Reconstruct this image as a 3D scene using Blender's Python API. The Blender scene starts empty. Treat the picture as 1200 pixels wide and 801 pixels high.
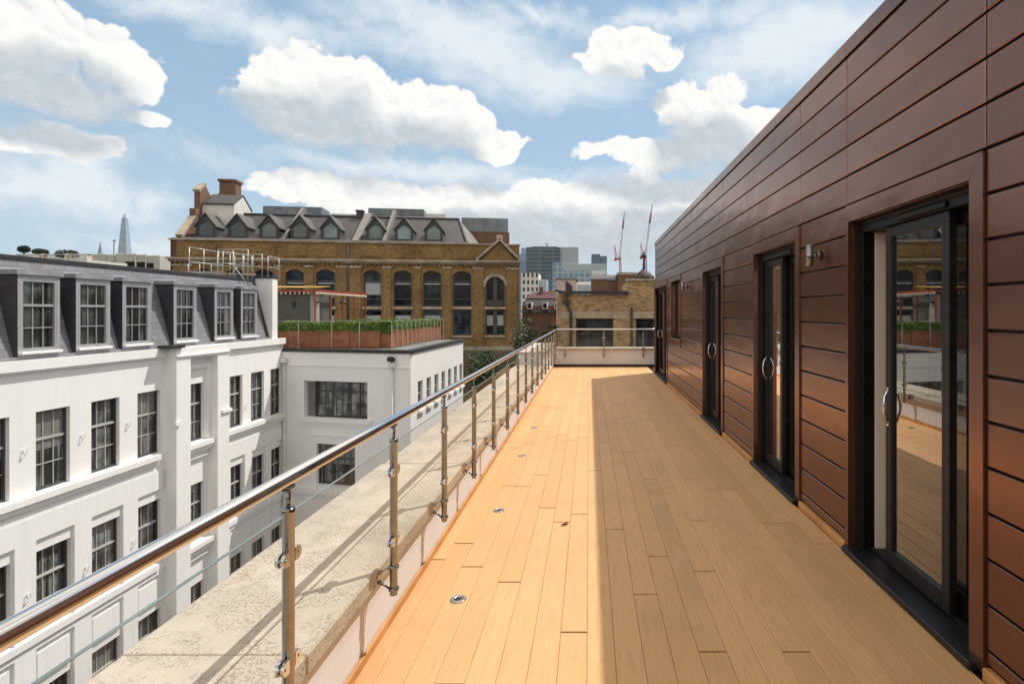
import bpy, bmesh, math, random
from mathutils import Vector, Matrix
R = math.radians
F, CX, CY, H = 680.0, 690.0, 365.0, 1.7
scene = bpy.context.scene
COL = scene.collection
def at(px, py, Y):
    return Vector(((px-CX)*Y/F, Y, H-(py-CY)*Y/F))
# ------------------------------------------------------------------ mesh helpers
class MB:
    def __init__(self): self.bm = bmesh.new(); self.attr = []
    def poly(self, pts):
        vs = [self.bm.verts.new(p) for p in pts]
        try: return self.bm.faces.new(vs)
        except ValueError: return None
    def box(self, x0, x1, y0, y1, z0, z1, bev=0.0, M=None):
        if x0 > x1: x0, x1 = x1, x0
        if y0 > y1: y0, y1 = y1, y0
        if z0 > z1: z0, z1 = z1, z0
        t = bmesh.new()
        v = [t.verts.new((x, y, z)) for x in (x0, x1) for y in (y0, y1) for z in (z0, z1)]
        for f in ((0,1,3,2),(4,6,7,5),(0,4,5,1),(2,3,7,6),(0,2,6,4),(1,5,7,3)):
            t.faces.new([v[i] for i in f])
        if bev > 0:
            bmesh.ops.bevel(t, geom=list(t.edges), offset=bev, segments=1, affect='EDGES')
        self.merge(t, M); return self
    def merge(self, t, M=None):
        m = {}
        for v in t.verts: m[v] = self.bm.verts.new(M @ v.co if M else v.co)
        for f in t.faces:
            try:
                nf = self.bm.faces.new([m[v] for v in f.verts]); nf.smooth = f.smooth
            except ValueError: pass
        t.free()
    def prism(self, pts, off):
        """extrude the planar polygon pts by the vector off"""
        off = Vector(off); a = [Vector(p) for p in pts]; b = [p+off for p in a]
        self.poly(a[::-1]); self.poly(b)
        n = len(a)
        for i in range(n):
            j = (i+1) % n
            self.poly([a[i], a[j], b[j], b[i]])
        return self
    def tube(self, pts, r, n=12, caps=True, r1=None):
        pts = [Vector(p) for p in pts]; rings = []
        k = len(pts)
        for i, p in enumerate(pts):
            d = (pts[min(i+1, k-1)] - pts[max(i-1, 0)]).normalized()
            up = Vector((0,0,1)) if abs(d.z) < .95 else Vector((0,1,0))
            a = d.cross(up).normalized(); b = d.cross(a).normalized()
            rr = r if r1 is None else r+(r1-r)*i/max(1,k-1)
            rings.append([self.bm.verts.new(p+(a*math.cos(2*math.pi*j/n)+b*math.sin(2*math.pi*j/n))*rr) for j in range(n)])
        for i in range(k-1):
            for j in range(n):
                f = self.bm.faces.new([rings[i][j], rings[i][(j+1)%n], rings[i+1][(j+1)%n], rings[i+1][j]]); f.smooth = True
        if caps:
            self.bm.faces.new(rings[0][::-1]); self.bm.faces.new(rings[-1])
        return self
    def lathe(self, prof, c, n=16, axis='z'):
        c = Vector(c); rings = []
        for r, h in prof:
            ring = []
            for j in range(n):
                a = 2*math.pi*j/n
                p = (r*math.cos(a), r*math.sin(a), h)
                if axis == 'x': p = (h, r*math.cos(a), r*math.sin(a))
                if axis == 'y': p = (r*math.cos(a), h, r*math.sin(a))
                ring.append(self.bm.verts.new(c+Vector(p)))
            rings.append(ring)
        for i in range(len(rings)-1):
            for j in range(n):
                f = self.bm.faces.new([rings[i][j], rings[i][(j+1)%n], rings[i+1][(j+1)%n], rings[i+1][j]]); f.smooth = True
        self.bm.faces.new(rings[0][::-1]); self.bm.faces.new(rings[-1])
        return self
    def wall(self, fn, u0, u1, z0, z1, holes, depth):
        """fn(u, z, d) -> point; wall front at d=0 with rectangular holes and reveals going to depth"""
        us = sorted({u0, u1} | {h[0] for h in holes} | {h[1] for h in holes})
        zs = sorted({z0, z1} | {h[2] for h in holes} | {h[3] for h in holes})
        us = [u for u in us if u0-1e-6 <= u <= u1+1e-6]; zs = [z for z in zs if z0-1e-6 <= z <= z1+1e-6]
        for i in range(len(us)-1):
            for j in range(len(zs)-1):
                cu, cz = (us[i]+us[i+1])/2, (zs[j]+zs[j+1])/2
                if any(h[0] < cu < h[1] and h[2] < cz < h[3] for h in holes): continue
                self.poly([fn(us[i], zs[j], 0), fn(us[i+1], zs[j], 0), fn(us[i+1], zs[j+1], 0), fn(us[i], zs[j+1], 0)])
        for h in holes:
            a, b, c, d = h[:4]
            for (p, q) in (((a,c),(b,c)),((b,c),(b,d)),((b,d),(a,d)),((a,d),(a,c))):
                self.poly([fn(p[0],p[1],0), fn(q[0],q[1],0), fn(q[0],q[1],depth), fn(p[0],p[1],depth)])
        return self
    def leaf(self, p, s, rng):
        n = Vector((rng.gauss(0,1), rng.gauss(0,1), rng.gauss(0,1)))
        if n.length < .01: n = Vector((0,0,1))
        n.normalize(); a = n.orthogonal().normalized(); b = n.cross(a)
        ang = rng.random()*6.28; a, b = a*math.cos(ang)+b*math.sin(ang), b*math.cos(ang)-a*math.sin(ang)
        s *= rng.uniform(.6, 1.3); p = Vector(p)
        self.poly([p-a*s, p-b*s*.5+n*s*.15, p+a*s, p+b*s*.5+n*s*.15])
    def build(self, name, mat, parent=None, smooth=False, normals=True):
        if normals: bmesh.ops.recalc_face_normals(self.bm, faces=list(self.bm.faces))
        me = bpy.data.meshes.new(name); self.bm.to_mesh(me); self.bm.free()
        if mat:
            for m in (mat if isinstance(mat, (list, tuple)) else [mat]): me.materials.append(m)
        o = bpy.data.objects.new(name, me); COL.objects.link(o)
        if smooth:
            for p in me.polygons: p.use_smooth = True
        if parent is not None: o.parent = parent
        return o
def thing(name, label, cat, loc=(0,0,0), rz=0.0, group=None):
    o = bpy.data.objects.new(name, None); COL.objects.link(o)
    o.location = loc; o.rotation_euler = (0,0,rz); o.empty_display_size = .2
    return tag(o, label, cat, group)
def tag(o, label, cat, group=None):
    o['label'] = label; o['category'] = cat
    if group: o['group'] = group
    return o
def struct(o): o['kind'] = 'structure'; return o
def copy_tree(o, parent=None):
    c = o.copy(); COL.objects.link(c)
    if parent is not None: c.parent = parent
    for ch in list(o.children): copy_tree(ch, c)
    return c
# ------------------------------------------------------------------ materials
def new_mat(name):
    m = bpy.data.materials.new(name); m.use_nodes = True
    nt = m.node_tree; b = nt.nodes['Principled BSDF']
    return m, nt, b
def N(nt, typ, **kw):
    n = nt.nodes.new(typ)
    for k, v in kw.items(): setattr(n, k, v)
    return n
def math_n(nt, op, a, b=None, c=None, clamp=False):
    n = N(nt, 'ShaderNodeMath', operation=op, use_clamp=clamp)
    for i, v in enumerate((a, b, c)):
        if v is None: continue
        if isinstance(v, (int, float)): n.inputs[i].default_value = v
        else: nt.links.new(v, n.inputs[i])
    return n.outputs[0]
def vmath(nt, op, a, b=None, c=None):
    n = N(nt, 'ShaderNodeVectorMath', operation=op)
    for i, v in enumerate((a, b, c)):
        if v is None: continue
        if isinstance(v, (tuple, list)): n.inputs[i].default_value = v
        else: nt.links.new(v, n.inputs[i])
    return n.outputs['Value'] if op in ('LENGTH', 'DOT_PRODUCT') else n.outputs[0]
def mixc(nt, fac, a, b, blend='MIX'):
    n = N(nt, 'ShaderNodeMix', data_type='RGBA', blend_type=blend)
    for i, v in ((0, fac), (6, a), (7, b)):
        if isinstance(v, (int, float)): n.inputs[i].default_value = v
        elif isinstance(v, (tuple, list)): n.inputs[i].default_value = (*v[:3], 1)
        else: nt.links.new(v, n.inputs[i])
    return n.outputs[2]
def noise(nt, vec, scale, detail=4, rough=.55, dist=0, typ=None):
    n = N(nt, 'ShaderNodeTexNoise'); n.inputs['Scale'].default_value = scale
    n.inputs['Detail'].default_value = detail; n.inputs['Roughness'].default_value = rough
    n.inputs['Distortion'].default_value = dist
    if vec is not None: nt.links.new(vec, n.inputs['Vector'])
    return n.outputs['Fac']
def ramp(nt, fac, lo, hi):
    n = N(nt, 'ShaderNodeMapRange'); n.inputs[1].default_value = lo; n.inputs[2].default_value = hi
    n.interpolation_type = 'SMOOTHSTEP'
    nt.links.new(fac, n.inputs[0]); return n.outputs[0]
def objc(nt, scale=(1,1,1)):
    t = N(nt, 'ShaderNodeTexCoord').outputs['Object']
    return vmath(nt, 'MULTIPLY', t, scale) if scale != (1,1,1) else t
def wallc(nt):
    """planar coordinate on vertical faces: (x or y, z)"""
    t = N(nt, 'ShaderNodeTexCoord'); s = N(nt, 'ShaderNodeSeparateXYZ'); nt.links.new(t.outputs['Object'], s.inputs[0])
    n = N(nt, 'ShaderNodeSeparateXYZ'); nt.links.new(t.outputs['Normal'], n.inputs[0])
    sel = math_n(nt, 'GREATER_THAN', math_n(nt, 'ABSOLUTE', n.outputs[0]), .6)
    mx = N(nt, 'ShaderNodeMix', data_type='FLOAT'); nt.links.new(sel, mx.inputs[0])
    nt.links.new(s.outputs[0], mx.inputs[2]); nt.links.new(s.outputs[1], mx.inputs[3])
    c = N(nt, 'ShaderNodeCombineXYZ'); nt.links.new(mx.outputs[0], c.inputs[0]); nt.links.new(s.outputs[2], c.inputs[1])
    return c.outputs[0]
def bump(nt, b, h, strength=.3, dist=.01):
    n = N(nt, 'ShaderNodeBump'); n.inputs['Strength'].default_value = strength; n.inputs['Distance'].default_value = dist
    nt.links.new(h, n.inputs['Height']); nt.links.new(n.outputs[0], b.inputs['Normal'])
def plain(name, col, rough=.6, metal=0.0, var=.25, scale=3.0, bmp=0.0, bscale=60, spec=None):
    m, nt, b = new_mat(name); v = objc(nt)
    f = ramp(nt, noise(nt, v, scale, 6, .6), .3, .7)
    c = mixc(nt, f, tuple(x*(1-var) for x in col), tuple(min(1, x*(1+var*.5)) for x in col))
    nt.links.new(c, b.inputs['Base Color']); b.inputs['Roughness'].default_value = rough; b.inputs['Metallic'].default_value = metal
    if spec is not None: b.inputs['Specular IOR Level'].default_value = spec
    if bmp: bump(nt, b, noise(nt, v, bscale, 4), bmp)
    return m
def brick_mat(name, c1, c2, mortar, bw=.23, bh=.075, soot=.35, rough=.9):
    m, nt, b = new_mat(name); v = wallc(nt)
    br = N(nt, 'ShaderNodeTexBrick'); nt.links.new(v, br.inputs['Vector'])
    br.inputs['Color1'].default_value = (*c1, 1); br.inputs['Color2'].default_value = (*c2, 1); br.inputs['Mortar'].default_value = (*mortar, 1)
    br.inputs['Scale'].default_value = 1; br.inputs['Brick Width'].default_value = bw; br.inputs['Row Height'].default_value = bh
    br.inputs['Mortar Size'].default_value = .008; br.inputs['Bias'].default_value = -.1
    big = ramp(nt, noise(nt, v, .5, 6, .65), .35, .7)
    med = ramp(nt, noise(nt, v, 4.5, 3, .7), .35, .65)
    c = mixc(nt, math_n(nt, 'MULTIPLY', big, soot), br.outputs['Color'], tuple(x*.35 for x in c1))
    c = mixc(nt, math_n(nt, 'MULTIPLY', med, .35), c, tuple(min(1, x*1.5) for x in c2))
    nt.links.new(c, b.inputs['Base Color']); b.inputs['Roughness'].default_value = rough
    bump(nt, b, br.outputs['Fac'], .4, -.01)
    return m
def tile_mat(name, c1, c2, bw, bh, gap=.01, axis=None, rough=.6, line=.4):
    m, nt, b = new_mat(name); v = wallc(nt)
    br = N(nt, 'ShaderNodeTexBrick'); nt.links.new(v, br.inputs['Vector'])
    br.inputs['Color1'].default_value = (*c1, 1); br.inputs['Color2'].default_value = (*c2, 1)
    br.inputs['Mortar'].default_value = (*[x*line for x in c1], 1)
    br.inputs['Scale'].default_value = 1; br.inputs['Brick Width'].default_value = bw; br.inputs['Row Height'].default_value = bh
    br.inputs['Mortar Size'].default_value = gap; br.inputs['Mortar Smooth'].default_value = .3
    f = ramp(nt, noise(nt, v, 1.2, 6, .6), .3, .75)
    c = mixc(nt, math_n(nt, 'MULTIPLY', f, .35), br.outputs['Color'], tuple(x*.55 for x in c1))
    nt.links.new(c, b.inputs['Base Color']); b.inputs['Roughness'].default_value = rough
    bump(nt, b, br.outputs['Fac'], .5, -.01)
    return m
def render_mat(name, col, stain=.18):
    """painted render / stucco with streaks"""
    m, nt, b = new_mat(name); v = objc(nt)
    big = ramp(nt, noise(nt, v, .35, 5, .6), .35, .75)
    st = ramp(nt, noise(nt, vmath(nt, 'MULTIPLY', v, (2.5, 2.5, .25)), 1, 6, .65), .5, .8)
    fine = noise(nt, v, 25, 3, .7)
    c = mixc(nt, math_n(nt, 'MULTIPLY', big, stain), col, tuple(x*.8 for x in col))
    c = mixc(nt, math_n(nt, 'MULTIPLY', st, stain*1.4), c, (col[0]*.62, col[1]*.6, col[2]*.55))
    nt.links.new(c, b.inputs['Base Color']); b.inputs['Roughness'].default_value = .75
    bump(nt, b, fine, .12, .01)
    return m
def glass_mat(name, tint=(1,1,1), refl=1.0, ior=1.5):
    m = bpy.data.materials.new(name); m.use_nodes = True; nt = m.node_tree; nt.nodes.clear()
    o = N(nt, 'ShaderNodeOutputMaterial'); mx = N(nt, 'ShaderNodeMixShader'); tr = N(nt, 'ShaderNodeBsdfTransparent'); gl = N(nt, 'ShaderNodeBsdfGlossy')
    tr.inputs[0].default_value = (*tint, 1); gl.inputs['Roughness'].default_value = 0.004
    fr = N(nt, 'ShaderNodeFresnel'); fr.inputs[0].default_value = ior
    geo = N(nt, 'ShaderNodeNewGeometry'); flip = math_n(nt, 'MULTIPLY', fr.outputs[0], refl, clamp=True)
    # both sides reflect alike
    bf = N(nt, 'ShaderNodeMix', data_type='VECTOR'); nt.links.new(geo.outputs['Backfacing'], bf.inputs[0])
    neg = vmath(nt, 'SCALE', geo.outputs['Normal']); neg.node.inputs['Scale'].default_value = 1.0
    lw = N(nt, 'ShaderNodeLayerWeight'); lw.inputs[0].default_value = .5
    nt.nodes.remove(bf); nt.nodes.remove(neg.node)
    f5 = math_n(nt, 'POWER', lw.outputs['Facing'], 4.5)
    fac = math_n(nt, 'MULTIPLY', math_n(nt, 'MULTIPLY_ADD', f5, .75, .045), refl, clamp=True)
    nt.nodes.remove(fr); nt.nodes.remove(flip.node); nt.nodes.remove(geo)
    nt.links.new(fac, mx.inputs[0]); nt.links.new(tr.outputs[0], mx.inputs[1]); nt.links.new(gl.outputs[0], mx.inputs[2]); nt.links.new(mx.outputs[0], o.inputs[0])
    return m
def N_grey(nt, v):
    n = N(nt, 'ShaderNodeCombineXYZ')
    for i in range(3): nt.links.new(v, n.inputs[i])
    return n.outputs[0]
def pane_mat(name, dark=(.012,.014,.015), light=(.11,.12,.11), curtain=.5, sx=3.0, spec=.5):
    """a window pane with a dim room and vertical curtain folds behind it"""
    m, nt, b = new_mat(name); t = N(nt, 'ShaderNodeTexCoord'); info = N(nt, 'ShaderNodeObjectInfo')
    off = vmath(nt, 'SCALE', t.outputs['Object']); off.node.inputs['Scale'].default_value = 1
    off = vmath(nt, 'ADD', t.outputs['Object'], None)
    cmb = N(nt, 'ShaderNodeCombineXYZ')
    for i in range(3): nt.links.new(math_n(nt, 'MULTIPLY', info.outputs['Random'], 37.0+i*11), cmb.inputs[i])
    nt.links.new(cmb.outputs[0], off.node.inputs[1])
    a = ramp(nt, noise(nt, vmath(nt, 'MULTIPLY', off, (sx, sx, .25)), 1, 3, .6), .45, .56)
    s = noise(nt, vmath(nt, 'MULTIPLY', off, (1.2, 1.2, 1.6)), 1, 3, .6)
    c = mixc(nt, math_n(nt, 'MULTIPLY', a, curtain), dark, light)
    c = mixc(nt, ramp(nt, s, .35, .7), c, dark)
    lv = math_n(nt, 'MULTIPLY_ADD', math_n(nt, 'FRACT', math_n(nt, 'MULTIPLY', info.outputs['Random'], 7.31)), 1.1, .35)
    c = mixc(nt, 1.0, c, N_grey(nt, lv), 'MULTIPLY')
    bump(nt, b, noise(nt, off, 1.1, 2, .5), .12, .06)
    nt.links.new(c, b.inputs['Base Color']); b.inputs['Roughness'].default_value = .03
    b.inputs['Specular IOR Level'].default_value = spec
    return m
# ================================================================== materials
def deck_mat(name, col, gain=1.0):
    m, nt, b = new_mat(name); v = objc(nt)
    at_ = N(nt, 'ShaderNodeAttribute', attribute_name='tone')
    base = mixc(nt, at_.outputs['Fac'], tuple(x*.90*gain for x in col), (min(1, col[0]*1.05*gain), min(1, col[1]*1.08*gain), min(1, col[2]*1.14*gain)))
    grain = noise(nt, vmath(nt, 'MULTIPLY', v, (160, 3.0, 10)), 1, 4, .7)
    base = mixc(nt, ramp(nt, grain, .42, .75), base, tuple(x*.72*gain for x in col))
    big = ramp(nt, noise(nt, v, .9, 6, .62), .42, .72)
    base = mixc(nt, math_n(nt, 'MULTIPLY', big, .22), base, tuple(x*.55*gain for x in col))
    spot = ramp(nt, noise(nt, v, 5.5, 4, .75), .6, .76)
    base = mixc(nt, math_n(nt, 'MULTIPLY', spot, .28), base, (col[0]*.5, col[1]*.45, col[2]*.4))
    speck = ramp(nt, noise(nt, v, 26, 2, .5), .76, .8)
    base = mixc(nt, math_n(nt, 'MULTIPLY', speck, .5), base, (.06, .04, .025))
    gl = N(nt, 'ShaderNodeAttribute', attribute_name='grey')
    base = mixc(nt, math_n(nt, 'MULTIPLY', math_n(nt, 'MULTIPLY', gl.outputs['Fac'], .22), ramp(nt, noise(nt, v, 1.2, 3), .3, .6)), base, (.30, .24, .15))
    nt.links.new(base, b.inputs['Base Color']); b.inputs['Roughness'].default_value = .62
    # fine ribs that run along the boards
    s = N(nt, 'ShaderNodeSeparateXYZ'); nt.links.new(v, s.inputs[0])
    rib = math_n(nt, 'SINE', math_n(nt, 'MULTIPLY', s.outputs[0], 900))
    hh = math_n(nt, 'ADD', math_n(nt, 'MULTIPLY', rib, .5), math_n(nt, 'MULTIPLY', grain, 2))
    bump(nt, b, hh, .22, .002)
    return m
def cladding_mat(name, col, rough=.36, metal=.62):
    m, nt, b = new_mat(name); v = objc(nt)
    at_ = N(nt, 'ShaderNodeAttribute', attribute_name='tone')
    base = mixc(nt, at_.outputs['Fac'], tuple(x*.84 for x in col), tuple(x*1.16 for x in col))
    f = ramp(nt, noise(nt, v, 1.6, 6, .6), .35, .75)
    base = mixc(nt, math_n(nt, 'MULTIPLY', f, .18), base, (col[0]*.75, col[1]*.85, col[2]*1.0))
    st = ramp(nt, noise(nt, vmath(nt, 'MULTIPLY', v, (1, 9, .8)), 1, 4, .6), .58, .8)
    base = mixc(nt, math_n(nt, 'MULTIPLY', st, .10), base, tuple(min(1, x*1.7) for x in col))
    nt.links.new(base, b.inputs['Base Color']); b.inputs['Metallic'].default_value = metal
    r = math_n(nt, 'MULTIPLY_ADD', noise(nt, v, 2.5, 4, .55), .10, rough-.05); nt.links.new(r, b.inputs['Roughness'])
    big = noise(nt, vmath(nt, 'MULTIPLY', v, (1, 1.5, 3.0)), 1.3, 2, .4)
    bump(nt, b, big, .25, .03)
    return m
def stone_mat(name, col):
    m, nt, b = new_mat(name); v = objc(nt)
    big = ramp(nt, noise(nt, v, 1.3, 6, .6), .3, .7)
    c = mixc(nt, big, tuple(x*.82 for x in col), tuple(min(1, x*1.06) for x in col))
    pink = ramp(nt, noise(nt, v, 2.6, 3, .6), .55, .75)
    c = mixc(nt, math_n(nt, 'MULTIPLY', pink, .4), c, (col[0]*.95, col[1]*.8, col[2]*.66))
    pit = ramp(nt, noise(nt, vmath(nt, 'MULTIPLY', v, (95, 70, 70)), 1, 4, .75), .515, .60)
    clus = ramp(nt, noise(nt, v, 4.5, 6, .7), .42, .58)
    pm = math_n(nt, 'MULTIPLY', pit, clus)
    c = mixc(nt, math_n(nt, 'MULTIPLY', pm, .62), c, (.24, .20, .16))
    stain = ramp(nt, noise(nt, v, .8, 7, .68), .55, .8)
    c = mixc(nt, math_n(nt, 'MULTIPLY', stain, .6), c, (.30, .26, .21))
    nt.links.new(c, b.inputs['Base Color']); b.inputs['Roughness'].default_value = .85
    bump(nt, b, math_n(nt, 'SUBTRACT', noise(nt, v, 30, 4, .7), pm), .5, .012)
    return m
M = {}
M['deck'] = deck_mat('deck_composite', (.73, .41, .175))
M['deckside'] = plain('deck_edging', (.60, .30, .10), .6, var=.2, scale=4)
M['dark'] = plain('dark_void', (.012, .011, .010), .9, var=.2)
M['bronze'] = cladding_mat('bronze_cladding', (.245, .125, .088), .23, .82)
M['bronze_dark'] = plain('bronze_gap', (.022, .012, .008), .6, var=.2)
M['blackmetal'] = plain('black_powdercoat', (.008, .008, .009), .45, 0, var=.3, scale=8, spec=.3)
M['greymetal'] = plain('grey_powdercoat', (.014, .014, .016), .42, 0, var=.2, scale=8, spec=.35)
M['steel'] = plain('polished_steel', (.66, .67, .68), .13, 1.0, var=.02, scale=14)
M['steelb'] = plain('brushed_steel', (.27, .27, .27), .12, 1.0, var=.1, scale=20)
M['glass'] = glass_mat('balustrade_glass', (.955, .965, .95), .65)
M['thinglass'] = glass_mat('roof_garden_glass', (.93, .96, .94), .3)
M['doorglass'] = glass_mat('door_glass', (.62, .66, .66), 6.5)
M['glassedge'] = plain('glass_edge', (.20, .25, .24), .2, 0, var=.2)
M['stone'] = stone_mat('travertine_coping', (.54, .475, .395))
M['render_in'] = render_mat('parapet_render', (.76, .76, .79), .14)
M['cream'] = plain('cream_lining', (.88, .80, .66), .6, var=.06)
M['greyroom'] = plain('room_paint', (.62, .60, .57), .8, var=.06)
M['roomfloor'] = plain('room_floor', (.22, .14, .08), .4, var=.3)
M['curtain'] = plain('curtain_cloth', (.55, .52, .50), .9, var=.1, scale=10)
M['asphalt'] = plain('asphalt', (.05, .05, .05), .9, var=.3, scale=.6)
M['roofgrey'] = plain('roof_membrane', (.20, .20, .20), .85, var=.3, scale=.7)

# ================================================================== ground
g = MB(); g.poly([(-4000,-4000,-14.05),(4000,-4000,-14.05),(4000,6000,-14.05),(-4000,6000,-14.05)])
struct(g.build('ground', M['asphalt']))

# ================================================================== the terrace
XE, XW = -1.093, 1.848           # deck edge, cladding plane
rng = random.Random(4)
deck = MB(); bm = deck.bm
ft = bm.faces.layers.float.new('tone_f')
tones = []
bw, gap = .1402, .0011
nb = int((XW-XE)/bw)+1
Y0, Y1 = -2.5, 17.92
greys = []
def dboard(x0, x1, y0, y1, tone, grey):
    n0 = len(bm.faces)
    z1, b = 0.0, .003
    # top with eased edges, short sides
    p = [(x0,y0,-.02),(x1,y0,-.02),(x1,y1,-.02),(x0,y1,-.02)]
    t = [(x0+b,y0+.001,z1),(x1-b,y0+.001,z1),(x1-b,y1-.001,z1),(x0+b,y1-.001,z1)]
    s = [(x0,y0,-b),(x1,y0,-b),(x1,y1,-b),(x0,y1,-b)]
    deck.poly(t)
    for i in range(4):
        j = (i+1) % 4
        deck.poly([s[i], s[j], t[j], t[i]]); deck.poly([p[i], p[j], s[j], s[i]])
    k = len(bm.faces)-n0
    tones.extend([tone]*k); greys.extend([grey]*k)
for i in range(nb):
    x0 = -.0085 + (i-8)*bw
    x1 = x0+bw-gap
    if x1 > XW+.02 or x0 < XE-.12: continue
    x0 = max(x0, XE+.012); x1 = min(x1, XW-.012)
    if x1-x0 < .02: continue
    y = Y0 - rng.uniform(0, 3.0); brd = 0
    while y < Y1:
        L = rng.choice([3.6, 3.0, 2.4, 3.6, 1.8, 3.0])
        a, b_ = max(y, Y0), min(y+L-.014, Y1)
        gr = 1.0 if (i == 12 and a < 3.6 < b_) else 0.0
        if b_ > a+.05: dboard(x0, x1, a, b_, min(1, max(0, rng.gauss(.5, .27))), gr)
        y += L
bmesh.ops.recalc_face_normals(bm, faces=list(bm.faces))
me = bpy.data.meshes.new('deck'); bm.faces.layers.float.remove(ft); bm.to_mesh(me); bm.free()
a1 = me.attributes.new('tone', 'FLOAT', 'FACE'); a1.data.foreach_set('value', tones)
a2 = me.attributes.new('grey', 'FLOAT', 'FACE'); a2.data.foreach_set('value', greys)
me.materials.append(M['deck']); do = bpy.data.objects.new('deck', me); COL.objects.link(do); struct(do)
sub = MB(); sub.box(XE-.02, XW+.1, Y0, Y1, -.3, -.021); struct(sub.build('deck_base', plain('joist_shadow', (.03, .017, .010), .9)))

def skirting(name, label, x0, x1, y0, y1, z1):
    b = MB(); b.box(x0, x1, y0, y1, -.02, z1, .004)
    tag(b.build(name, M['deckside']), label, 'edging board')
skirting('edging_board', 'long tan edging board at the foot of the pale parapet wall', XE-.002, XE+.016, Y0, 17.9, .045)

# --- parapet on the open side
par = thing('parapet_wall', 'low pale rendered parapet with broad pitted stone coping beside the deck', 'parapet', (-1.4, 8, -.3))
par.location = (0,0,0)
w = MB(); w.box(-1.72, XE-.004, -2.5, 18.3, -14, .30); w.box(-1.72, XE+.012, -2.5, 18.3, .30, .335)
w.build('wall', M['render_in'], par)
c = MB()
js = [-2.5, -.55, 2.165, 4.9, 7.6, 10.3, 13.0, 14.2]
for k in range(len(js)-1):
    dx = (-.02, .015, 0, .02, -.01, .01, 0)[k]
    dz = (0, .006, 0, .003, 0, .004, 0)[k]
    c.box(-1.755+dx, -1.052, js[k]+.004, js[k+1]-.004, .335, .418+dz, .008)
c.build('coping', M['stone'], par)
# raised end block of the parapet
w = MB(); w.box(-1.72, XE-.03, 14.2, 18.3, .335, .66, .005); w.build('raised_end', M['render_in'], par)
c = MB(); c.box(-1.76, -1.06, 14.16, 18.3, .66, .72, .008); c.build('coping', M['stone'], par)
# --- parapet across the end
pe = thing('end_parapet_wall', 'short pale rendered parapet closing the far end of the deck', 'parapet')
w = MB(); w.box(XE-.03, 4.2, 17.95, 18.25, -14, .50); w.build('wall', M['render_in'], pe)
c = MB(); c.box(-1.06, 4.25, 17.90, 18.32, .50, .585, .006); c.build('coping', M['stone'], pe)
w = MB(); w.box(XE, 4.2, 17.925, 17.948, -.02, .07); w.build('dark_strip', M['bronze_dark'], pe)  # thin dark strip along the foot of the end wall

# --- railing
XR, ZR = -.977, 1.16
rail = thing('balustrade', 'stainless steel and glass balustrade running along the deck and across its end', 'railing')
hr = MB()
yend = 17.80
pts = [(XR, -1.6, ZR), (XR, 4, ZR), (XR, 9, ZR), (XR, yend-.03, ZR), (XR+.01, yend-.01, ZR), (XR+.03, yend, ZR), (1, yend, ZR), (4.1, yend, ZR)]
hr.tube(pts, .0225, 28); hr.build('handrail', M['steel'], rail)
def post_mesh(parent):
    b = MB()
    b.lathe([(.0185, .285), (.019, .29), (.019, 1.046), (.0215, 1.048), (.0215, 1.060), (.018, 1.064), (.008, 1.066)], (0,0,0), 20)
    b.lathe([(.0075, 1.06), (.0075, 1.125)], (0,0,0), 10)
    b.box(-.011, .011, -.028, .028, 1.121, 1.136, .004)
    p = b.build('post', M['steelb'], parent)
    b = MB()
    for z in (.425, .315):
        b.lathe([(.0215, z-.008), (.026, z-.007), (.026, z+.007), (.0215, z+.008)], (0,0,0), 18)
        b.tube([(-.022, 0, z), (-.052, .0, z-(.02 if z > .4 else -.02)), (-.078, .004, .37+(.028 if z > .4 else -.028))], .006, 8)
    b.lathe([(.034, -.084), (.036, -.080), (.036, -.074), (.03, -.070)], (0, 0, .37), 18, 'x')
    for z in (.392, .348): b.lathe([(.009, -.072), (.009, -.060), (.005, -.057)], (0, 0, z), 10, 'x')
    b.build('wall_bracket', M['steelb'], p)
    for z in (.56, .905):
        for s in (-1, 1):
            b = MB()
            # D shaped glass clamp: flat bar end with round nose
            prof = [(0, -.022), (.018, -.022)] + [(.018+.022*math.sin(t), -.022*math.cos(t)) for t in [math.pi*k/8 for k in range(1, 8)]] + [(.018, .022), (0, .022)]
            for x0, x1 in ((-.014, -.005), (.005, .014)):
                b.prism([(x0, s*(.019+q[0]), z+q[1]) for q in prof], (x1-x0, 0, 0))
            b.lathe([(.006, -.0165), (.006, .0165)], (0, s*.042, z), 10, 'x')
            b.build('glass_clamp', M['steel'], p)
    return p
p0 = post_mesh(rail)
ys = [.977*680/352.0 + 1.0185*k for k in range(-2, 16)]
ys = [y for y in ys if y < 17.5]
p0.location = (XR, ys[0], 0)
for y in ys[1:]:
    p = copy_tree(p0, rail); p.location = (XR, y, 0)
exs = [-.73, .46, 1.67, 2.85]
for x in exs:
    p = copy_tree(p0, rail); p.location = (x, yend, 0); p.rotation_euler = (0, 0, -math.pi/2)
first = None
def glass_panel(x0, y0, x1, y1):
    b = MB(); t = .005; e = .002; zb = .455 if abs(x1-x0) < 1e-4 else .62
    b.poly([(x0, y0, zb), (x1, y1, zb), (x1, y1, 1.045), (x0, y0, 1.045)])
    if abs(x1-x0) < 1e-4:
        b.box(x0-t, x0+t, y0, y1, 1.045, 1.045+e)
    else:
        b.box(x0, x1, y0-t, y0+t, 1.045, 1.045+e)
    o = b.build('glass_panel', [M['glass'], M['glassedge']], rail)
    for p in list(o.data.polygons)[1:]: p.material_index = 1
    return o
allY = [ys[0]-1.0185] + ys + [yend]
for a, b_ in zip(allY[:-1], allY[1:]):
    if b_ - a > .15: glass_panel(XR, a+.03, XR, b_-.03)
ex = [XR] + exs + [4.0]
for a, b_ in zip(ex[:-1], ex[1:]): glass_panel(a+.03, yend, b_-.03, yend)

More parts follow.
